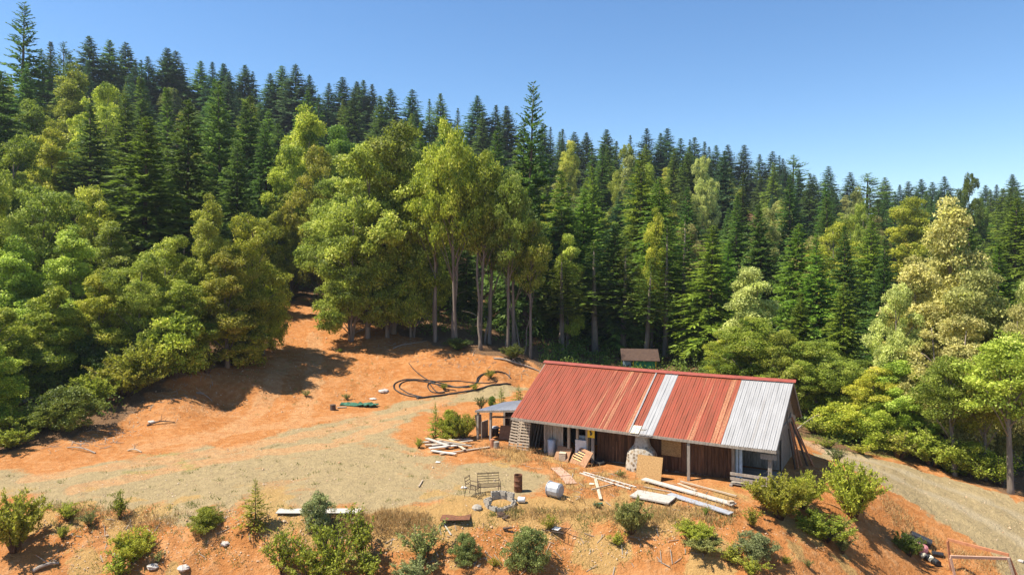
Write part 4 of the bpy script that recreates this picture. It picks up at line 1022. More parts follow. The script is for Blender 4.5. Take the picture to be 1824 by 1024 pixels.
L_GREY = leaf_mat('grey green leaves', (.11,.13,.045), (.33,.36,.13), transl=.3)
L_DARK = leaf_mat('dark green leaves', (.055,.09,.014), (.21,.27,.038), transl=.42)
L_STRAW = leaf_mat('dry grass', (.34,.21,.07), (.66,.48,.20), transl=.3, rough=.8)

PROTO = {
 'fir': [conifer(11, .24, power=.78), conifer(12, .27, .04, power=.85), conifer(13, .22, .08, droop=.35, power=.74), conifer(14, .28, .05, 540, power=.75), conifer(15, .23, .07, power=.9), conifer(16, .26, .05, power=.72, droop=.4)],
 'slim': [conifer(21, .15, .05, 420, power=.8), conifer(22, .17, .06, 420, droop=.3, power=.78), conifer(23, .16, .05, 400, sparse=.2, power=.85)],
 'openfir': [conifer(31, .19, .1, 330, sparse=.30, droop=.1, up=.6, power=.62), conifer(32, .19, .08, 300, 20, sparse=.35, droop=.1, up=.75, power=.5)],
 'bare': [conifer(41, .15, .34, 300, 11, droop=.3), conifer(42, .13, .40, 280, 11)],
 'sapling': [conifer(51, .30, .02, 130, 12, needle=1.25, droop=.1, up=.8), conifer(52, .34, .02, 120, 12, needle=1.3, droop=.05, up=.9)],
 'round': [broadleaf(61, .33, .10, 170, csize=.052, leaf=.0150), broadleaf(62, .36, .08, 180, csize=.052, leaf=.015, stems=3, cone=.4), broadleaf(63, .30, .12, 160, csize=.05, leaf=.0145, cone=.5), broadleaf(64, .34, .10, 170, csize=.05, leaf=.015, cone=.3)],
 'tall': [broadleaf(71, .23, .12, 160, csize=.046, leaf=.0135, cone=.8), broadleaf(72, .26, .12, 160, csize=.048, leaf=.0135, cone=.95), broadleaf(73, .22, .10, 150, csize=.045, leaf=.0135, cone=.6)],
 'bough': [broadleaf(81, .25, .40, 110, csize=.06, leaf=.0155, open_=.25), broadleaf(82, .24, .45, 100, csize=.06, leaf=.0155, lean=.05, open_=.3), broadleaf(83, .22, .48, 90, csize=.055, leaf=.0155, lean=-.06, open_=.3)],
 'low': [broadleaf(91, .48, .04, 150, csize=.09, leaf=.024, stems=4), broadleaf(92, .55, .03, 150, csize=.10, leaf=.026, stems=5)],
}
PIXR = {}
for k, l in PROTO.items():
    for i, (c, t) in enumerate(l):
        co = np.empty(len(c.vertices)*3); c.vertices.foreach_get('co', co); co = co.reshape(-1, 3)
        PIXR[(k, i)] = float(np.percentile(np.hypot(co[:, 0], co[:, 1]), 97))
        for me in (c, t): me.materials.append(None)
BARK = {'fir': M_BARKD, 'slim': M_BARKD, 'openfir': M_BARKD, 'bare': M_BARK, 'sapling': M_BARKD, 'round': M_BARK, 'tall': M_BARK, 'bough': M_BARKP, 'low': M_BARK}
ADJ = {'fir needles': 'dark green', 'blue fir needles': 'blue-green', 'fresh green needles': 'fresh green', 'yellow green leaves': 'yellow-green', 'pale leaves': 'pale leafy', 'cream flowering leaves': 'cream flowering', 'dark green leaves': 'dark leafy'}
TREES = []
def part_obj(name, me, m, parent):
    o = bpy.data.objects.new(name, me); COL.objects.link(o); o.parent = parent
    o.material_slots[0].link = 'OBJECT'; o.material_slots[0].material = m; return o
def plant(kind, x, y, h, rad, m, name, label, cat, group=None, parts=('crown', 'trunk'), idx=None, sink=0., bark=None):
    i = idx if idx is not None else int(rng.integers(len(PROTO[kind])))
    i %= len(PROTO[kind])
    o = thing(name, label, cat, (x, y, t1(x, y)-sink), float(rng.uniform(0, 6.28)), group)
    s = rad/PIXR[(kind, i)]; o.scale = (s, s, h); o.rotation_euler = (float(rng.normal(0, .022)), float(rng.normal(0, .022)), o.rotation_euler.z)
    part_obj(parts[0], PROTO[kind][i][0], m, o); part_obj(parts[1], PROTO[kind][i][1], bark or BARK[kind], o)
    return o
OCC = []
def tree(kind, px, d, top, wpx, m, idx=None, sky_=False, force=True, bark=None):
    """px, depth, photo row of the top, crown width in photo pixels"""
    x = (px-CX)/FPX*d; z0 = t1(x, d); h = CAMZ-(top-HZ)/FPX*d-z0
    if h < 2: return None
    rad = wpx/2/FPX*d
    if kind in ('fir', 'slim'): rad = min(rad, h*(.31 if kind == 'fir' else .20))
    con = kind in ('fir', 'slim', 'openfir', 'bare', 'sapling')
    o = plant(kind, x, d, h, rad, m, 'conifer' if con else 'broadleaf_tree', None, 'tree', idx=idx, bark=bark)
    TREES.append(dict(o=o, px=px, d=d, top=top, w=wpx, m=m.name, con=con, sky=sky_, h=h)); OCC.append((x, d, rad))
    return o

# skyline conifers, one by one
SKYT = [(35,0,44),(90,72,34),(113,76,28),(160,63,46),(190,69,40),(226,74,46),(253,105,30),(270,100,44),(299,84,50),(313,90,40),(328,116,30),(354,108,46),(380,109,34),(401,112,40),(436,114,46),(452,126,34),(483,130,44),(502,116,40),(527,114,50),(555,131,44),
 (584,148,36),(606,136,48),(631,144,40),(646,142,38),(664,150,46),(694,157,54),(734,159,50),(765,175,30),(785,165,50),(814,191,34),(849,170,56),(878,186,46),(905,188,40),(967,218,40),(979,226,34),(995,234,28),(1005,228,34),(1023,234,40),(1042,236,40),(1078,229,56),
 (1097,250,34),(1123,239,30),(1150,228,38),(1174,236,36),(1185,228,40),(1211,246,42),(1228,248,30),(1238,244,38),(1255,251,34),(1265,260,28),(1275,258,40),(1297,257,42),(1322,257,44),(1353,274,44),(1375,269,44),(1388,276,34),(1397,282,36),(1412,277,46),
 (1446,311,44),(1473,295,56),(1513,306,54),(1544,309,50),(1577,315,56),(1604,328,44),(1619,322,40),(1637,318,44),(1660,323,50),(1684,313,56),(1754,329,50),(1776,328,36),(1805,309,64),(1840,318,50)]
for i, (px, top, wd) in enumerate(SKYT):
    d = float(sky_depth(px))-rng.uniform(0, 18) if px != 35 else 135
    tree('openfir' if px in (35,113,1412,1544) else ('slim' if wd < 36 else 'fir'), px, d, top, wd*rng.uniform(2.0, 3.0), L_FIRB if rng.random() < .75 else L_FIR, sky_=True, idx=0 if px == 35 else None)
tree('round', 1724, 150, 306, 62, L_DARK, sky_=True)
# named trees of the middle and near forest
NEAR = [
 ('fir',255,74,205,215,L_FIRG),('fir',332,80,172,165,L_FIR),('fir',395,92,140,130,L_FIR),('slim',300,100,150,110,L_FIR),('fir',225,100,165,130,L_FIRG),('fir',160,92,180,140,L_FIR),
 ('tall',120,125,112,105,L_YG),('round',175,118,150,120,L_YG),('tall',60,112,180,120,L_FIRG),('round',20,85,235,150,L_YG),('fir',-10,100,120,150,L_FIR),('tall',100,92,215,110,L_YG),
 ('round',70,66,325,185,L_PALE),('round',-20,60,300,150,L_PALE),('round',165,70,330,140,L_PALE),('tall',200,66,395,120,L_PALE),('tall',130,60,400,130,L_PALE),('tall',25,58,420,140,L_PALE),
 ('round',445,66,372,150,L_YG),('tall',370,63,345,105,L_PALE),('round',300,62,420,140,L_PALE),('round',245,58,445,140,L_PALE),('tall',405,61,440,120,L_YG),('tall',330,58,500,110,L_YG),('tall',180,57,480,110,L_YG),('tall',90,54,500,120,L_YG),('round',0,52,545,150,L_YG),
 ('round',470,68,470,80,L_YG),('fir',440,105,180,120,L_FIR),('fir',420,88,250,120,L_DARK if False else L_FIR),('fir',480,100,215,110,L_FIR),
 ('tall',545,104,190,140,L_YG),('round',520,98,250,110,L_YG),('round',570,90,255,130,L_YG),('round',520,92,330,120,L_YG),('round',600,84,310,130,L_PALE),('tall',610,110,215,100,L_FIRG),
 ('tall',700,77,205,150,L_PALE),('round',655,75,255,210,L_PALE),('round',625,74,370,165,L_PALE),('round',735,76,300,150,L_YG),('round',690,75.5,350,170,L_YG),('round',760,86,300,140,L_YG),
 ('bough',812,72.5,205,110,L_YG),('bough',775,74,270,105,L_YG),('bough',855,72,275,100,L_YG),('bough',905,71,305,90,L_PALE),('bough',872,75,330,110,L_YG),('bough',945,71,380,85,L_YG),('bough',915,74,360,110,L_DARK),
 ('openfir',934,82,140,128,L_FIR),('fir',935,84,215,130,L_FIR),('fir',880,100,230,110,L_FIR),('fir',790,110,200,100,L_FIR),('fir',745,105,215,90,L_FIRG),
 ('fir',1005,88,300,120,L_FIRG),('fir',1040,92,335,130,L_FIRG),('fir',1085,84,395,130,L_FIR),('fir',985,86,380,110,L_FIR),('tall',1010,80,410,70,L_PALE),('tall',1160,84,370,70,L_YG),
 ('bare',1060,80,430,110,L_DARK),('bare',1000,78,450,110,L_DARK),('bare',1110,82,440,120,L_DARK),('bare',1185,82,400,90,L_FIRG),('bare',1215,84,380,90,L_FIRG),('bare',1150,79,470,90,L_DARK),
 ('fir',1262,78,398,135,L_FIRG),('fir',1130,112,280,110,L_FIR),('fir',1180,100,340,110,L_FIRG),('fir',1235,105,330,100,L_FIR),('fir',1310,96,345,100,L_FIR),('fir',1360,92,360,110,L_FIR),('fir',1300,84,430,100,L_FIRG),
 ('tall',1345,66,468,115,L_CREAM),('round',1335,60,560,150,L_YG),('round',1405,57,585,130,L_PALE),('round',1455,56,600,150,L_PALE),('round',1290,66,590,80,L_YG),('round',1520,58,640,120,L_PALE),
 ('fir',1410,84,395,110,L_FIRG),('fir',1455,80,415,115,L_FIRG),('fir',1505,84,400,105,L_FIR),('fir',1550,88,380,100,L_FIRG),('fir',1420,68,520,90,L_FIRG),('fir',1500,66,500,110,L_FIRG),('fir',1570,74,420,95,L_FIR),
 ('tall',1682,60,356,165,L_CREAM,1),('tall',1632,57,455,150,L_CREAM,0),('round',1600,55,500,120,L_CREAM),('round',1690,52,560,200,L_CREAM,1),('tall',1735,54,470,150,L_CREAM,2),('round',1620,52,640,160,L_PALE),('round',1560,53,650,110,L_YG),
 ('tall',-25,46,590,130,L_YG),('fir',1770,66,430,140,L_FIRG),('fir',1740,78,370,130,L_FIR),('round',1830,50,540,130,L_CREAM),('bough',1800,44.5,590,170,L_PALE),('round',1850,52,480,120,L_CREAM),('bough',1700,47.5,640,130,L_PALE),('bough',1755,47,650,110,L_YG),
 ('round',1115,150,255,70,L_PALE),('round',1150,140,285,60,L_PALE),('tall',1130,135,270,60,L_CREAM),('tall',1165,120,375,50,L_CREAM),('round',1255,160,272,55,L_CREAM),('round',1365,100,365,60,L_CREAM),('tall',1520,150,335,50,L_CREAM),('round',1560,130,385,60,L_CREAM),
 ('round',1530,115,360,60,L_PALE),('tall',1620,120,345,90,L_OLIVE if False else L_YG),('round',1010,170,245,50,L_PALE),('round',1390,150,350,50,L_CREAM),
 # just outside the left edge: they throw the shadows on the yard
 ('round',-110,54,470,170,L_YG),('round',-60,50,600,150,L_DARK),('round',-150,47,600,160,L_DARK),('fir',-90,80,150,160,L_FIR)]
for a in NEAR: tree(*a)
# fill of the hillside, never above the skyline
nf = [0, 0]
for tries in range(6000):
    px = rng.uniform(-90, 1910); dmax = float(sky_depth(px)); d0 = float(base_d(px))+4
    d = d0+(dmax-8-d0)*rng.random()**.85
    x = (px-CX)/FPX*d
    left = px < 620
    con = rng.random() < (.52 if left else .74)+.10*(d > 170)
    h = rng.uniform(9, 27) if con else rng.uniform(8, 16)
    rad = h*(rng.uniform(.19, .28) if con else rng.uniform(.24, .32))
    top = HZ-(t1(x, d)+h-CAMZ)*FPX/d
    lim = skyline(px)+(16 if d > 140 else 30)
    if top < lim:
        h -= (lim-top)/FPX*d
        if h < 9: continue
        top = lim; rad = min(rad, h*.22 if con else h*.32)
    if any((x-a)**2+(d-b)**2 < (.56*(rad+c))**2+3 for a, b, c in OCC): continue
    if con:
        m = [L_FIR, L_FIRB, L_FIRG][int(rng.choice(3, p=[.45, .30, .25] if d > 120 else [.4, .1, .5]))]
        if nf[0] > 185: continue
        nf[0] += 1; tree(str(rng.choice(['fir', 'fir', 'slim'])), px, d, top, 2*rad*FPX/d, m)
    else:
        if nf[1] > 125: continue
        nf[1] += 1; tree(str(rng.choice(['round', 'tall'])), px, d, top, 2*rad*FPX/d, [L_YG, L_PALE, L_CREAM, L_DARK][int(rng.choice(4, p=[.6, .2, 0, .2] if left else [.3, .3, .3, .1]))])

# slender crooked trunks along the edge left of the cabin
STEMS = [(775,606,.24,782,330,M_BARK,'tall dark straight trunk, thickest of the bare trunks'),(806,612,.20,824,395,M_BARKP,'pale trunk leaning slightly right, second from left of the bare trunks'),(856,624,.17,850,430,M_BARKP,'straight pale trunk in the middle of the bare trunks'),
 (864,612,.12,874,470,M_BARKP,'thin pale trunk close right of the straight one'),(928,622,.10,895,460,M_BARKP,'thin curved pale stem leaning left'),(922,620,.07,900,480,M_BARKP,'thinner curved stem behind the left-leaning one'),
 (946,640,.09,944,520,M_BARKP,'short pale stem nearest the cabin ridge'),(935,634,.07,950,530,M_BARK,'thin wavy stem left of the cabin ridge'),(744,582,.10,778,500,M_DEAD,'dead grey stem slanting right across the dark trunk'),(690,590,.2,670,470,M_BARK,'forked trunk at the left end of the bank'),(702,592,.18,722,480,M_BARK,'right fork trunk at the left end of the bank'),
 (902,618,.10,904,500,M_BARK,'dark mottled stem between the pale ones')]
for px, py, r0, tx, ty, m, lb in STEMS:
    p = G(px, py) if py < 660 else Vector((*((px-CX)/FPX*70, 70), t1((px-CX)/FPX*70, 70)))
    q = Vector(W(tx, ty, d=p.y+.8)); mid = p.lerp(q, .45)+Vector((random.uniform(-.35, .35), 0, 0))
    o = thing('bare_trunk', lb+' at the forest edge', 'tree', p, 0, 'bare trunks at the forest edge')
    mb = MB(); pts = []
    for i in range(13):
        t = i/12; pts.append((p*(1-t)**2+mid*2*t*(1-t)+q*t*t)-p+Vector((.08*math.sin(i*1.1+px), 0, -.3 if i == 0 else 0)))
    mb.tube(pts, [r0*(1.25 if i == 0 else 1-.045*i) for i in range(13)], 8); mb.build('trunk', m, o, smooth=True)
    mb = MB()
    for i in range(9):
        b = pts[4+i % 9]; a = random.uniform(0, 6.28); l = random.uniform(.6, 1.9); e = b+Vector((math.cos(a)*l, math.sin(a)*l*.6, random.uniform(-.1, .9)))
        mb.tube([b, (b+e)/2+Vector((0, 0, .1)), e], [r0*.16, r0*.1, .008], 5)
    mb.tube(pts[4:], [r0*.2]*9, 5)
    mb.build('limbs', m, o, smooth=True)

# ------------------------------------------------------------------ shrubs and saplings one by one
PROTO['bush'] = [broadleaf(101, .56, .03, 95, 110, csize=.12, leaf=.042, stems=5), broadleaf(102, .62, .03, 100, 110, csize=.12, leaf=.042, stems=6), broadleaf(103, .50, .03, 90, 110, csize=.12, leaf=.045, stems=5)]
PROTO['sprout'] = [sprout(111, 15, .055, 52), sprout(112, 18, .055, 55, .7), sprout(113, 13, .06, 48, .5, .8)]
PROTO['lush'] = [sprout(121, 36, .05, 130, .7, .3), sprout(122, 40, .048, 130, .8, .25)]
for k in ('bush', 'sprout', 'lush'):
    for i, (c, t) in enumerate(PROTO[k]):
        co = np.empty(len(c.vertices)*3); c.vertices.foreach_get('co', co); co = co.reshape(-1, 3); PIXR[(k, i)] = float(np.percentile(np.hypot(co[:, 0], co[:, 1]), 97))
        for me in (c, t): me.materials.append(None)
    BARK[k] = M_BARKD
SHRUBS = [  # kind, px, base row, height px, width px, material, label
 ('sapling',455,940,88,62,L_BRIGHT,'young conifer with a pointed top standing on the yard lip','young conifer'),
 ('bush',366,943,36,66,L_BRIGHT,'low dense green bush on the yard lip left of the young conifer','bush'),
 ('bush',566,944,64,54,L_GREY,'rounded grey-green bush in front of the white sheet','bush'),
 ('lush',25,985,125,105,L_PALE,'large pale green bush at the left photo edge','bush'),
 ('lush',236,1000,62,78,L_BRIGHT,'leafy bush on the orange bank left of the white rock','bush'),
 ('sprout',215,1040,60,70,L_BRIGHT,'leafy bush cut by the bottom edge below the leafy bank bush','bush'),
 ('sprout',280,1005,22,24,L_OLIVE,'small tuft right of the leafy bank bush','shrub'),
 ('sprout',505,1022,95,80,L_BRIGHT,'bright leafy shrub left of the tall sprouting shrub at the bottom','shrub'),
 ('sprout',590,1035,130,120,L_BRIGHT,'tall loose sprouting shrub at the bottom below the white sheet','shrub'),
 ('sprout',645,1000,100,80,L_BRIGHT,'thin upright sprouting shrub right of the white sheet','shrub'),
 ('sprout',560,1045,90,120,L_BRIGHT,'broad bright shrub at the very bottom edge','shrub'),
 ('sprout',660,1040,70,80,L_BRIGHT,'leafy shrub at the bottom edge right of the tall sprouting shrub','shrub'),
 ('sprout',755,1000,75,90,L_OLIVE,'loose brownish shrub between the dry grass and the grey bush','shrub'),
 ('lush',735,1045,55,80,L_GREY,'grey-green shrub cut by the bottom edge','shrub'),
 ('bush',830,1004,52,54,L_OLIVE,'small olive bush left of the big round bush','bush'),
 ('bush',937,1014,70,82,L_OLIVE,'big round olive bush on the orange bank','bush'),
 ('sprout',880,1010,20,26,L_BRIGHT,'small yellow tuft between two round bushes','shrub'),
 ('lush',1125,950,72,66,L_OLIVE,'grey-green bush on the lip before the white door','bush'),
 ('sprout',1098,972,26,34,L_BRIGHT,'small bush on the bank just below the grey-green bush','shrub'),
 ('sprout',980,945,32,34,L_BRIGHT,'small bright shrub growing through the collapsed chair','shrub'),
 ('lush',1235,962,36,70,L_BRIGHT,'low bright ground shrub on the bank left of the long metal sheet end','shrub'),
 ('lush',1255,985,34,70,L_OLIVE,'low shrub on the bank below the bright ground shrub','shrub'),
 ('bush',1345,992,44,76,L_GREY,'grey sage bush on the bank below the corner bushes','bush'),
 ('sprout',1300,1005,34,60,L_BRIGHT,'low leafy shrub left of the grey sage bush','shrub'),
 ('sprout',1340,1030,40,60,L_BRIGHT,'leafy shrub cut by the bottom edge below the sage bush','shrub'),
 ('lush',1390,925,90,112,L_BRIGHT,'large glossy bush at the right front corner of the cabin','bush'),
 ('lush',1430,905,70,80,L_BRIGHT,'glossy bush close behind the large corner bush','bush'),
 ('lush',1520,925,120,108,L_BRIGHT,'tall glossy bush between the cabin and the road','bush'),
 ('sprout',1492,825,34,36,L_OLIVE,'thin olive shrub by the road bend behind the tall glossy bush','shrub'),
 ('lush',1470,965,58,100,L_BRIGHT,'low bush on the bank below the tall glossy bush','bush'),
 ('sprout',1500,985,40,50,L_OLIVE,'loose shrub on the shaded bank right of the low bush','shrub'),
 ('lush',1620,990,46,50,L_DARK,'dark green shrub beside the black culvert pipes','shrub'),
 ('sprout',1340,940,40,40,L_BRIGHT,'shrub at the front foot of the large corner bush','shrub'),
 ('sapling',776,780,66,34,L_FIRG,'narrow green shrub left of the lean-to bushes','bush'),
 ('bush',800,782,50,50,L_BRIGHT,'rounded bush in the middle of the lean-to bushes','bush'),
 ('lush',825,782,52,50,L_BRIGHT,'bright bush touching the lean-to post','bush'),
 ('sapling',894,724,36,26,L_FIRG,'small conifer behind the lean-to roof, the left of two','young conifer'),
 ('sapling',924,716,32,26,L_FIRG,'small conifer behind the lean-to roof, the right of two','young conifer'),
 ('bush',876,722,16,18,L_FIRG,'tiny round bush left of the small conifers','bush'),
 ('sprout',856,729,28,28,L_OLIVE,'loose shrub behind the left lean-to roof corner','shrub'),
 ('sprout',746,798,22,20,L_BRIGHT,'small green tuft at the left end of the scrap pile','shrub'),
 ('bush',604,572,28,34,L_BRIGHT,'bright bush at the top of the orange track','bush'),
 ('sprout',562,545,20,40,L_OLIVE,'low weeds across the top of the orange track','weeds'),
 ('sprout',790,694,14,18,L_BRIGHT,'green tuft inside the black pipe coil','weeds'),('sprout',873,674,18,26,L_BRIGHT,'green tuft inside the right pipe loop','weeds'),('sprout',845,696,14,20,L_BRIGHT,'green tuft against the thick dark pipe','weeds'),
 ('lush',815,624,26,50,L_DARK,'dark shrub at the foot of the pale leaning trunk','shrub'),('lush',913,640,30,44,L_DARK,'dark shrub on the shaded bank near the cabin ridge','shrub'),
 ('lush',255,690,95,110,L_BRIGHT,'bright leafy bush on the crest of the left bank','bush'),('lush',225,705,75,120,L_BRIGHT,'spreading bright bush left along the crest of the left bank','bush'),('lush',170,725,70,90,L_BRIGHT,'bush low on the left bank above the shadow','bush'),
 ('bush',315,672,110,110,L_YG,'tall leafy bush right on the left bank','bush'),('sprout',370,665,44,56,L_BRIGHT,'small bush on the lip of the left bank by the shadow','bush'),('bush',430,650,80,110,L_YG,'low skirt of bush beneath the left trees at the orange slope','bush'),('bush',480,620,110,70,L_YG,'tall bush at the edge of the orange track','bush'),
 ('bush',120,765,75,110,L_DARK,'dark bush low on the left bank beside the log','bush'),('lush',45,775,60,110,L_BRIGHT,'bright bush under the fallen log','bush'),('lush',20,800,45,80,L_BRIGHT,'low bush at the left edge below the log','bush'),('bush',80,700,90,120,L_DARK,'dark bush behind the fallen log','bush'),('bush',-10,700,110,110,L_DARK,'dark bush at the left edge behind the log','bush'),('bush',160,690,90,110,L_DARK,'dark bush between the log and the bank crest','bush'),
 ('sprout',120,930,40,50,L_BRIGHT,'thin weed shrub on the yard lip near the left bush','shrub'),('sprout',215,925,52,40,L_BRIGHT,'thin tall weed on the yard lip','shrub'),('sprout',160,938,34,40,L_OLIVE,'low weeds on the yard lip right of the thin weed shrub','weeds'),('sprout',110,960,26,30,L_BRIGHT,'small tuft on the bank below the thin weed shrub','weeds'),
 ('sprout',1600,815,60,90,L_PALE,'roadside bush left of the others across the road','bush'),('lush',1660,830,70,100,L_PALE,'middle roadside bush across the road','bush'),('bush',1730,850,60,100,L_BRIGHT,'roadside bush right of the middle one','bush'),('bush',1560,800,70,100,L_YG,'roadside bush at the road bend','bush'),('sprout',1780,865,70,90,L_YG,'loose roadside bush by the big trunk','bush'),('bush',1500,780,60,100,L_YG,'loose bush behind the arching dead branch','bush'),('sprout',1450,772,35,60,L_YG,'loose small bush behind the gable end','bush'),
 ('sprout',1475,798,22,50,L_BRIGHT,'low green weeds along the far road edge by the cabin','weeds'),('sprout',1535,808,20,50,L_BRIGHT,'low green weeds along the far road edge by the tall glossy bush','weeds'),
 ('sprout',1400,1005,16,24,L_BRIGHT,'small tuft on the bare bank below the large corner bush','weeds'),('sprout',1440,1012,18,20,L_OLIVE,'dry tuft on the bare bank near the bottom edge','weeds'),('sprout',1066,905,12,20,L_OLIVE,'tuft beside the green tube','weeds'),('sprout',1256,918,16,18,L_FIRG,'dark green tuft before the long metal sheet','weeds'),('sprout',1105,850,16,22,L_OLIVE,'tuft at the chimney foot','weeds'),
 ('sprout',606,628,9,14,L_BRIGHT,'upper of two tiny tufts on the bare orange slope','weeds'),('sprout',545,706,14,18,L_OLIVE,'tiny tuft low on the orange slope above the stump','weeds'),('sprout',618,712,14,18,L_OLIVE,'tiny tuft above the green tarp','weeds'),
]
for kind, px, py, hp, wp, m, lb, cat in SHRUBS:
    p = G(px, py) if py <= 1024 else G(px, 1024)
    if py > 1024:
        y = p.y-(py-1024)*.024; p = Vector(((px-CX)/FPX*y, y, 0))
    h, rad = hp/FPX*p.y, wp/2/FPX*p.y
    nm = {'young conifer': 'young_conifer', 'weeds': 'weed_tuft'}.get(cat, 'shrub')
    plant(kind, p.x, p.y, h, rad, m, nm, lb, cat, parts=('foliage', 'stems'), sink=.03)

# ------------------------------------------------------------------ stuff: dry grass, low weeds, undergrowth
def blades(name, pts, hmin, hmax, wd, m, label, per=14, spread=.10, seed=1):
    r = np.random.default_rng(seed); pts = np.asarray(pts); n = len(pts)*per
    c = np.repeat(pts, per, 0)+np.stack([r.normal(0, spread, n), r.normal(0, spread, n), np.zeros(n)], 1)
    c[:, 2] = T(c[:, 0], c[:, 1])-.01
    d = unit(np.stack([r.normal(0, .45, n), r.normal(0, .45, n), np.ones(n)], 1)); l = r.uniform(hmin, hmax, n)
    mb = MB(); kites(mb, c, d, rdir(r, n), l, np.full(n, wd), .5+r.normal(0, .2, n), .3)
    o = mb.build(name, m); o['kind'] = 'stuff'; o['label'] = label; o['category'] = 'grass'; return o
def scatter(poly, n, r, keep=None):
    P = np.array(poly); lo, hi = P.min(0), P.max(0); out = []
    X = r.uniform(lo[0], hi[0], n*6); Y = r.uniform(lo[1], hi[1], n*6); s = sdist(poly, X, Y)
    k = s > 0; X, Y = X[k][:n], Y[k][:n]
    return np.stack([X, Y, np.zeros(len(X))], 1)
gr = np.random.default_rng(21)
L1 = GP([(560,925),(655,915),(760,918),(770,950),(660,958),(570,950)])
pts = np.concatenate([scatter(L1, 420, gr), scatter(FRONT, 380, gr), scatter(GP([(900,905),(1320,912),(1300,935),(1180,940),(1040,925),(900,930)]), 330, gr), scatter(GP([(80,902),(330,915),(300,945),(120,930)]), 160, gr),
                      scatter(GP([(1680,985),(1800,1000),(1790,1024),(1690,1024)]), 90, gr), scatter(GP([(1560,870),(1640,935),(1690,980),(1640,990),(1580,920)]), 120, gr), scatter(GP([(860,790),(960,800),(985,830),(850,815)]), 110, gr)])
blades('dry_grass', pts, .08, .38, .022, L_STRAW, 'straw-coloured dry grass along the yard lip and before the cabin', 12, .14)
pts = np.concatenate([scatter(GP([(900,905),(1320,915),(1300,935),(1000,930)]), 120, gr), scatter(GP([(1420,775),(1500,790),(1620,818),(1600,800),(1480,775)]), 260, gr), scatter(GP([(880,905),(935,905),(930,925),(870,922)]), 40, gr),
                      scatter(GP([(60,890),(700,920),(1300,930),(1400,1000),(1000,1024),(100,1024)]), 420, gr), scatter(GP([(420,640),(560,560),(720,660),(600,730),(440,740)]), 90, gr), scatter(YARD, 120, gr)])
blades('low_weeds', pts, .05, .22, .03, L_OLIVE, 'low green weeds scattered over the dirt and yard', 12, .12, 2)
# undergrowth under the forest edge
ur = np.random.default_rng(5); C_ = []
for px0, px1, d0, d1, n in ((-60,500,50,70,230),(480,960,76,100,260),(960,1420,64,90,420),(1420,1900,50,76,380)):
    px = ur.uniform(px0, px1, n); d = ur.uniform(d0, d1, n); C_.append(np.stack([(px-CX)/FPX*d, d], 1))
C_ = np.concatenate(C_); s = sdist(CLEAR, C_[:, 0], C_[:, 1]); C_ = C_[s < -1.5]
b = np.repeat(np.arange(len(C_)), 70); n = len(b); sz = ur.uniform(.4, 1.3, len(C_))
d = rdir(ur, n); d[:, 2] = np.abs(d[:, 2]); c = np.stack([C_[b, 0], C_[b, 1], T(C_[:, 0], C_[:, 1])[b]+.15], 1)+d*(sz[b]*ur.uniform(.3, 1, n)**.6)[:, None]*np.array([1, 1, 1.3])
mb = MB(); l = ur.uniform(.14, .28, n); kites(mb, c, unit(d*.4+rdir(ur, n)), unit(d+rdir(ur, n)*.7), l, l*.6, .45+ur.normal(0, .2, n)+ur.normal(0, .12, len(C_))[b])
o = mb.build('undergrowth', L_DARK); o['kind'] = 'stuff'; o['label'] = 'low leafy undergrowth on the shaded forest floor'; o['category'] = 'undergrowth'
# loose stones and clods on dirt and gravel
sr = np.random.default_rng(9); pts = np.concatenate([scatter(YARD, 1100, sr), scatter(ROAD, 500, sr), scatter(GP([(60,915),(700,925),(1300,935),(1500,1000),(1000,1024),(100,1024)]), 2200, sr), scatter(GP([(430,680),(540,540),(700,650),(700,700),(560,735),(400,745)]), 1300, sr), scatter(GP([(60,815),(260,700),(430,655),(480,640),(420,735),(200,790)]), 700, sr)])
sz = sr.uniform(.012, .05, len(pts))*np.where(sr.random(len(pts)) < .04, 2.0, 1); mb = MB()
oc = np.array([(1,0,0),(0,1,0),(-1,0,0),(0,-1,0),(0,0,.8),(0,0,-.5)], float)
z = T(pts[:, 0], pts[:, 1])
v = oc[None]*sz[:, None, None]*sr.uniform(.6, 1.3, (len(pts), 6, 1))+np.stack([pts[:, 0], pts[:, 1], z+sz*.3], 1)[:, None]
f = np.array([(0,1,4),(1,2,4),(2,3,4),(3,0,4),(1,0,5),(2,1,5),(3,2,5),(0,3,5)])
fa = (f[None]+6*np.arange(len(pts))[:, None, None]).reshape(-1, 3); mb.add(v.reshape(-1, 3), fa)
o = mb.build('loose_stones', mat('loose stones', (.60,.47,.33), (.40,.22,.11), .95, 1.2)); o['kind'] = 'stuff'; o['label'] = 'small loose stones and clods strewn over dirt and gravel'; o['category'] = 'stones'

# twigs and slash on the banks and the forest floor edge
tw = np.random.default_rng(12); pts = np.concatenate([scatter(GP([(540,535),(660,560),(760,615),(960,660),(940,680),(760,655),(640,610),(560,560)]), 420, tw), scatter(GP([(60,800),(215,760),(330,660),(480,615),(440,660),(260,735),(200,800)]), 200, tw), scatter(GP([(80,920),(700,930),(1300,935),(1400,1000),(1000,1024),(100,1024)]), 90, tw), scatter(FRONT, 60, tw), scatter(GP([(1440,778),(1600,808),(1800,865),(1820,850),(1600,790),(1480,765)]), 150, tw)])
mb = MB()
for x, y, _ in pts:
    a, l, e = tw.uniform(0, 6.28), tw.uniform(.12, .6), tw.uniform(0, .08); z = t1(x, y)+.02
    mb.bar((x, y, z), (x+math.cos(a)*l, y+math.sin(a)*l, t1(x+math.cos(a)*l, y+math.sin(a)*l)+.02+e), .02+.02*tw.random(), .015)
o = mb.build('dead_twigs', M_DEAD); o['kind'] = 'stuff'; o['label'] = 'pale dead twigs littering the banks and forest edge'; o['category'] = 'twigs'

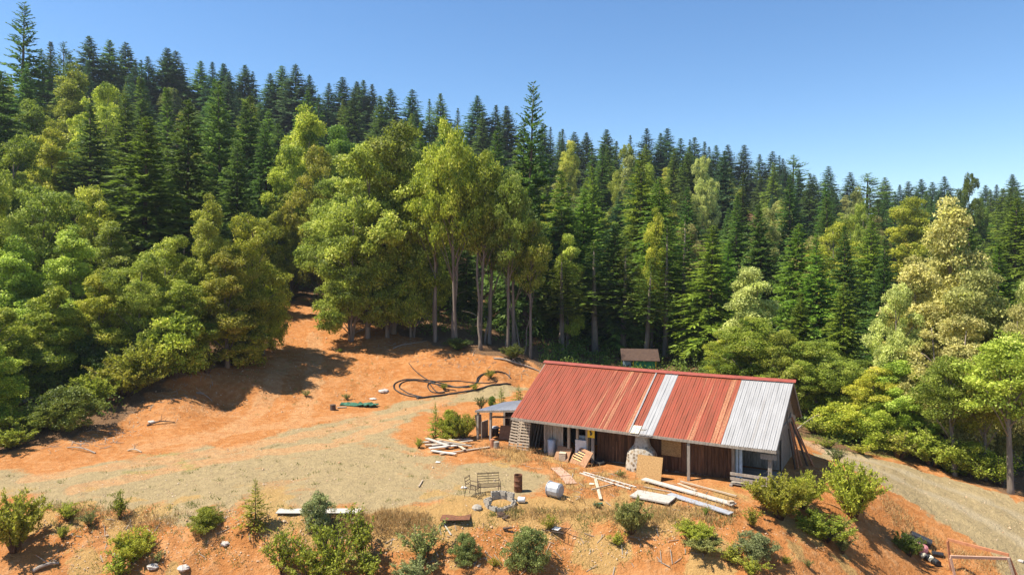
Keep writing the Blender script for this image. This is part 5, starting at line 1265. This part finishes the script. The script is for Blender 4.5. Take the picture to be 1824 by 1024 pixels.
# ------------------------------------------------------------------ tree labels: look, place on the hill, nearest thing below, rank from the left
MARKS = [(110,'above the fallen log'),(240,'above the left bank shadow'),(380,'above the left bank crest'),(500,'above the slope shadow'),(620,'above the orange track'),(760,'above the bare slope'),(900,'above the pipe coil'),(1040,'above the red roof\'s left end'),
         (1165,'above the green hut'),(1280,'above the white roof strip'),(1420,'above the white roof end'),(1560,'above the road bend'),(1700,'above the culvert pipes'),(9999,'above the timber frame')]
def tier(t):
    if t['sky']: return 'on the skyline'
    return 'high on the hill' if t['d'] > 150 else 'halfway up the hill' if t['d'] > 105 else 'low on the hill' if t['d'] > 76 else 'at the forest edge'
ORD = ['first', 'second', 'third', 'fourth', 'fifth', 'sixth', 'seventh', 'eighth', 'ninth', 'tenth', 'eleventh', 'twelfth', 'thirteenth', 'fourteenth', 'fifteenth', 'sixteenth', 'seventeenth', 'eighteenth', 'nineteenth', 'twentieth'] + ['farther right']*40
cells = {}
for t in TREES:
    mk = next(m for lim, m in MARKS if t['px'] < lim)
    cells.setdefault((ADJ.get(t['m'], 'green'), t['con'], tier(t), mk), []).append(t)
for (adj, con, tr_, mk), l in cells.items():
    l.sort(key=lambda t: t['px']); kind = 'conifer' if con else 'broadleaf'
    for i, t in enumerate(l):
        t['o']['label'] = f'{adj} {kind} {tr_} {mk}' + (f', {ORD[i]} from left' if len(l) > 1 else '')
        t['o']['group'] = 'conifers of the forest' if con else 'broadleaf trees of the forest'

# ------------------------------------------------------------------ summer haze
hm = bpy.data.materials.new('haze'); hm.use_nodes = True; ht = hm.node_tree; ht.nodes.clear()
ho = ht.nodes.new('ShaderNodeOutputMaterial'); hv = ht.nodes.new('ShaderNodeVolumePrincipled')
hv.inputs['Color'].default_value = (.78, .86, 1.0, 1); hv.inputs['Density'].default_value = .00015; hv.inputs['Anisotropy'].default_value = .2
ht.links.new(hv.outputs[0], ho.inputs['Volume'])
zl = float(ZF.min())-1.0
mb = MB(); mb.box((-905, -165, zl), (905, 965, 112)); o = mb.build('haze', hm); o['kind'] = 'stuff'; o['label'] = 'thin summer haze over the wooded valley'; o['category'] = 'haze'
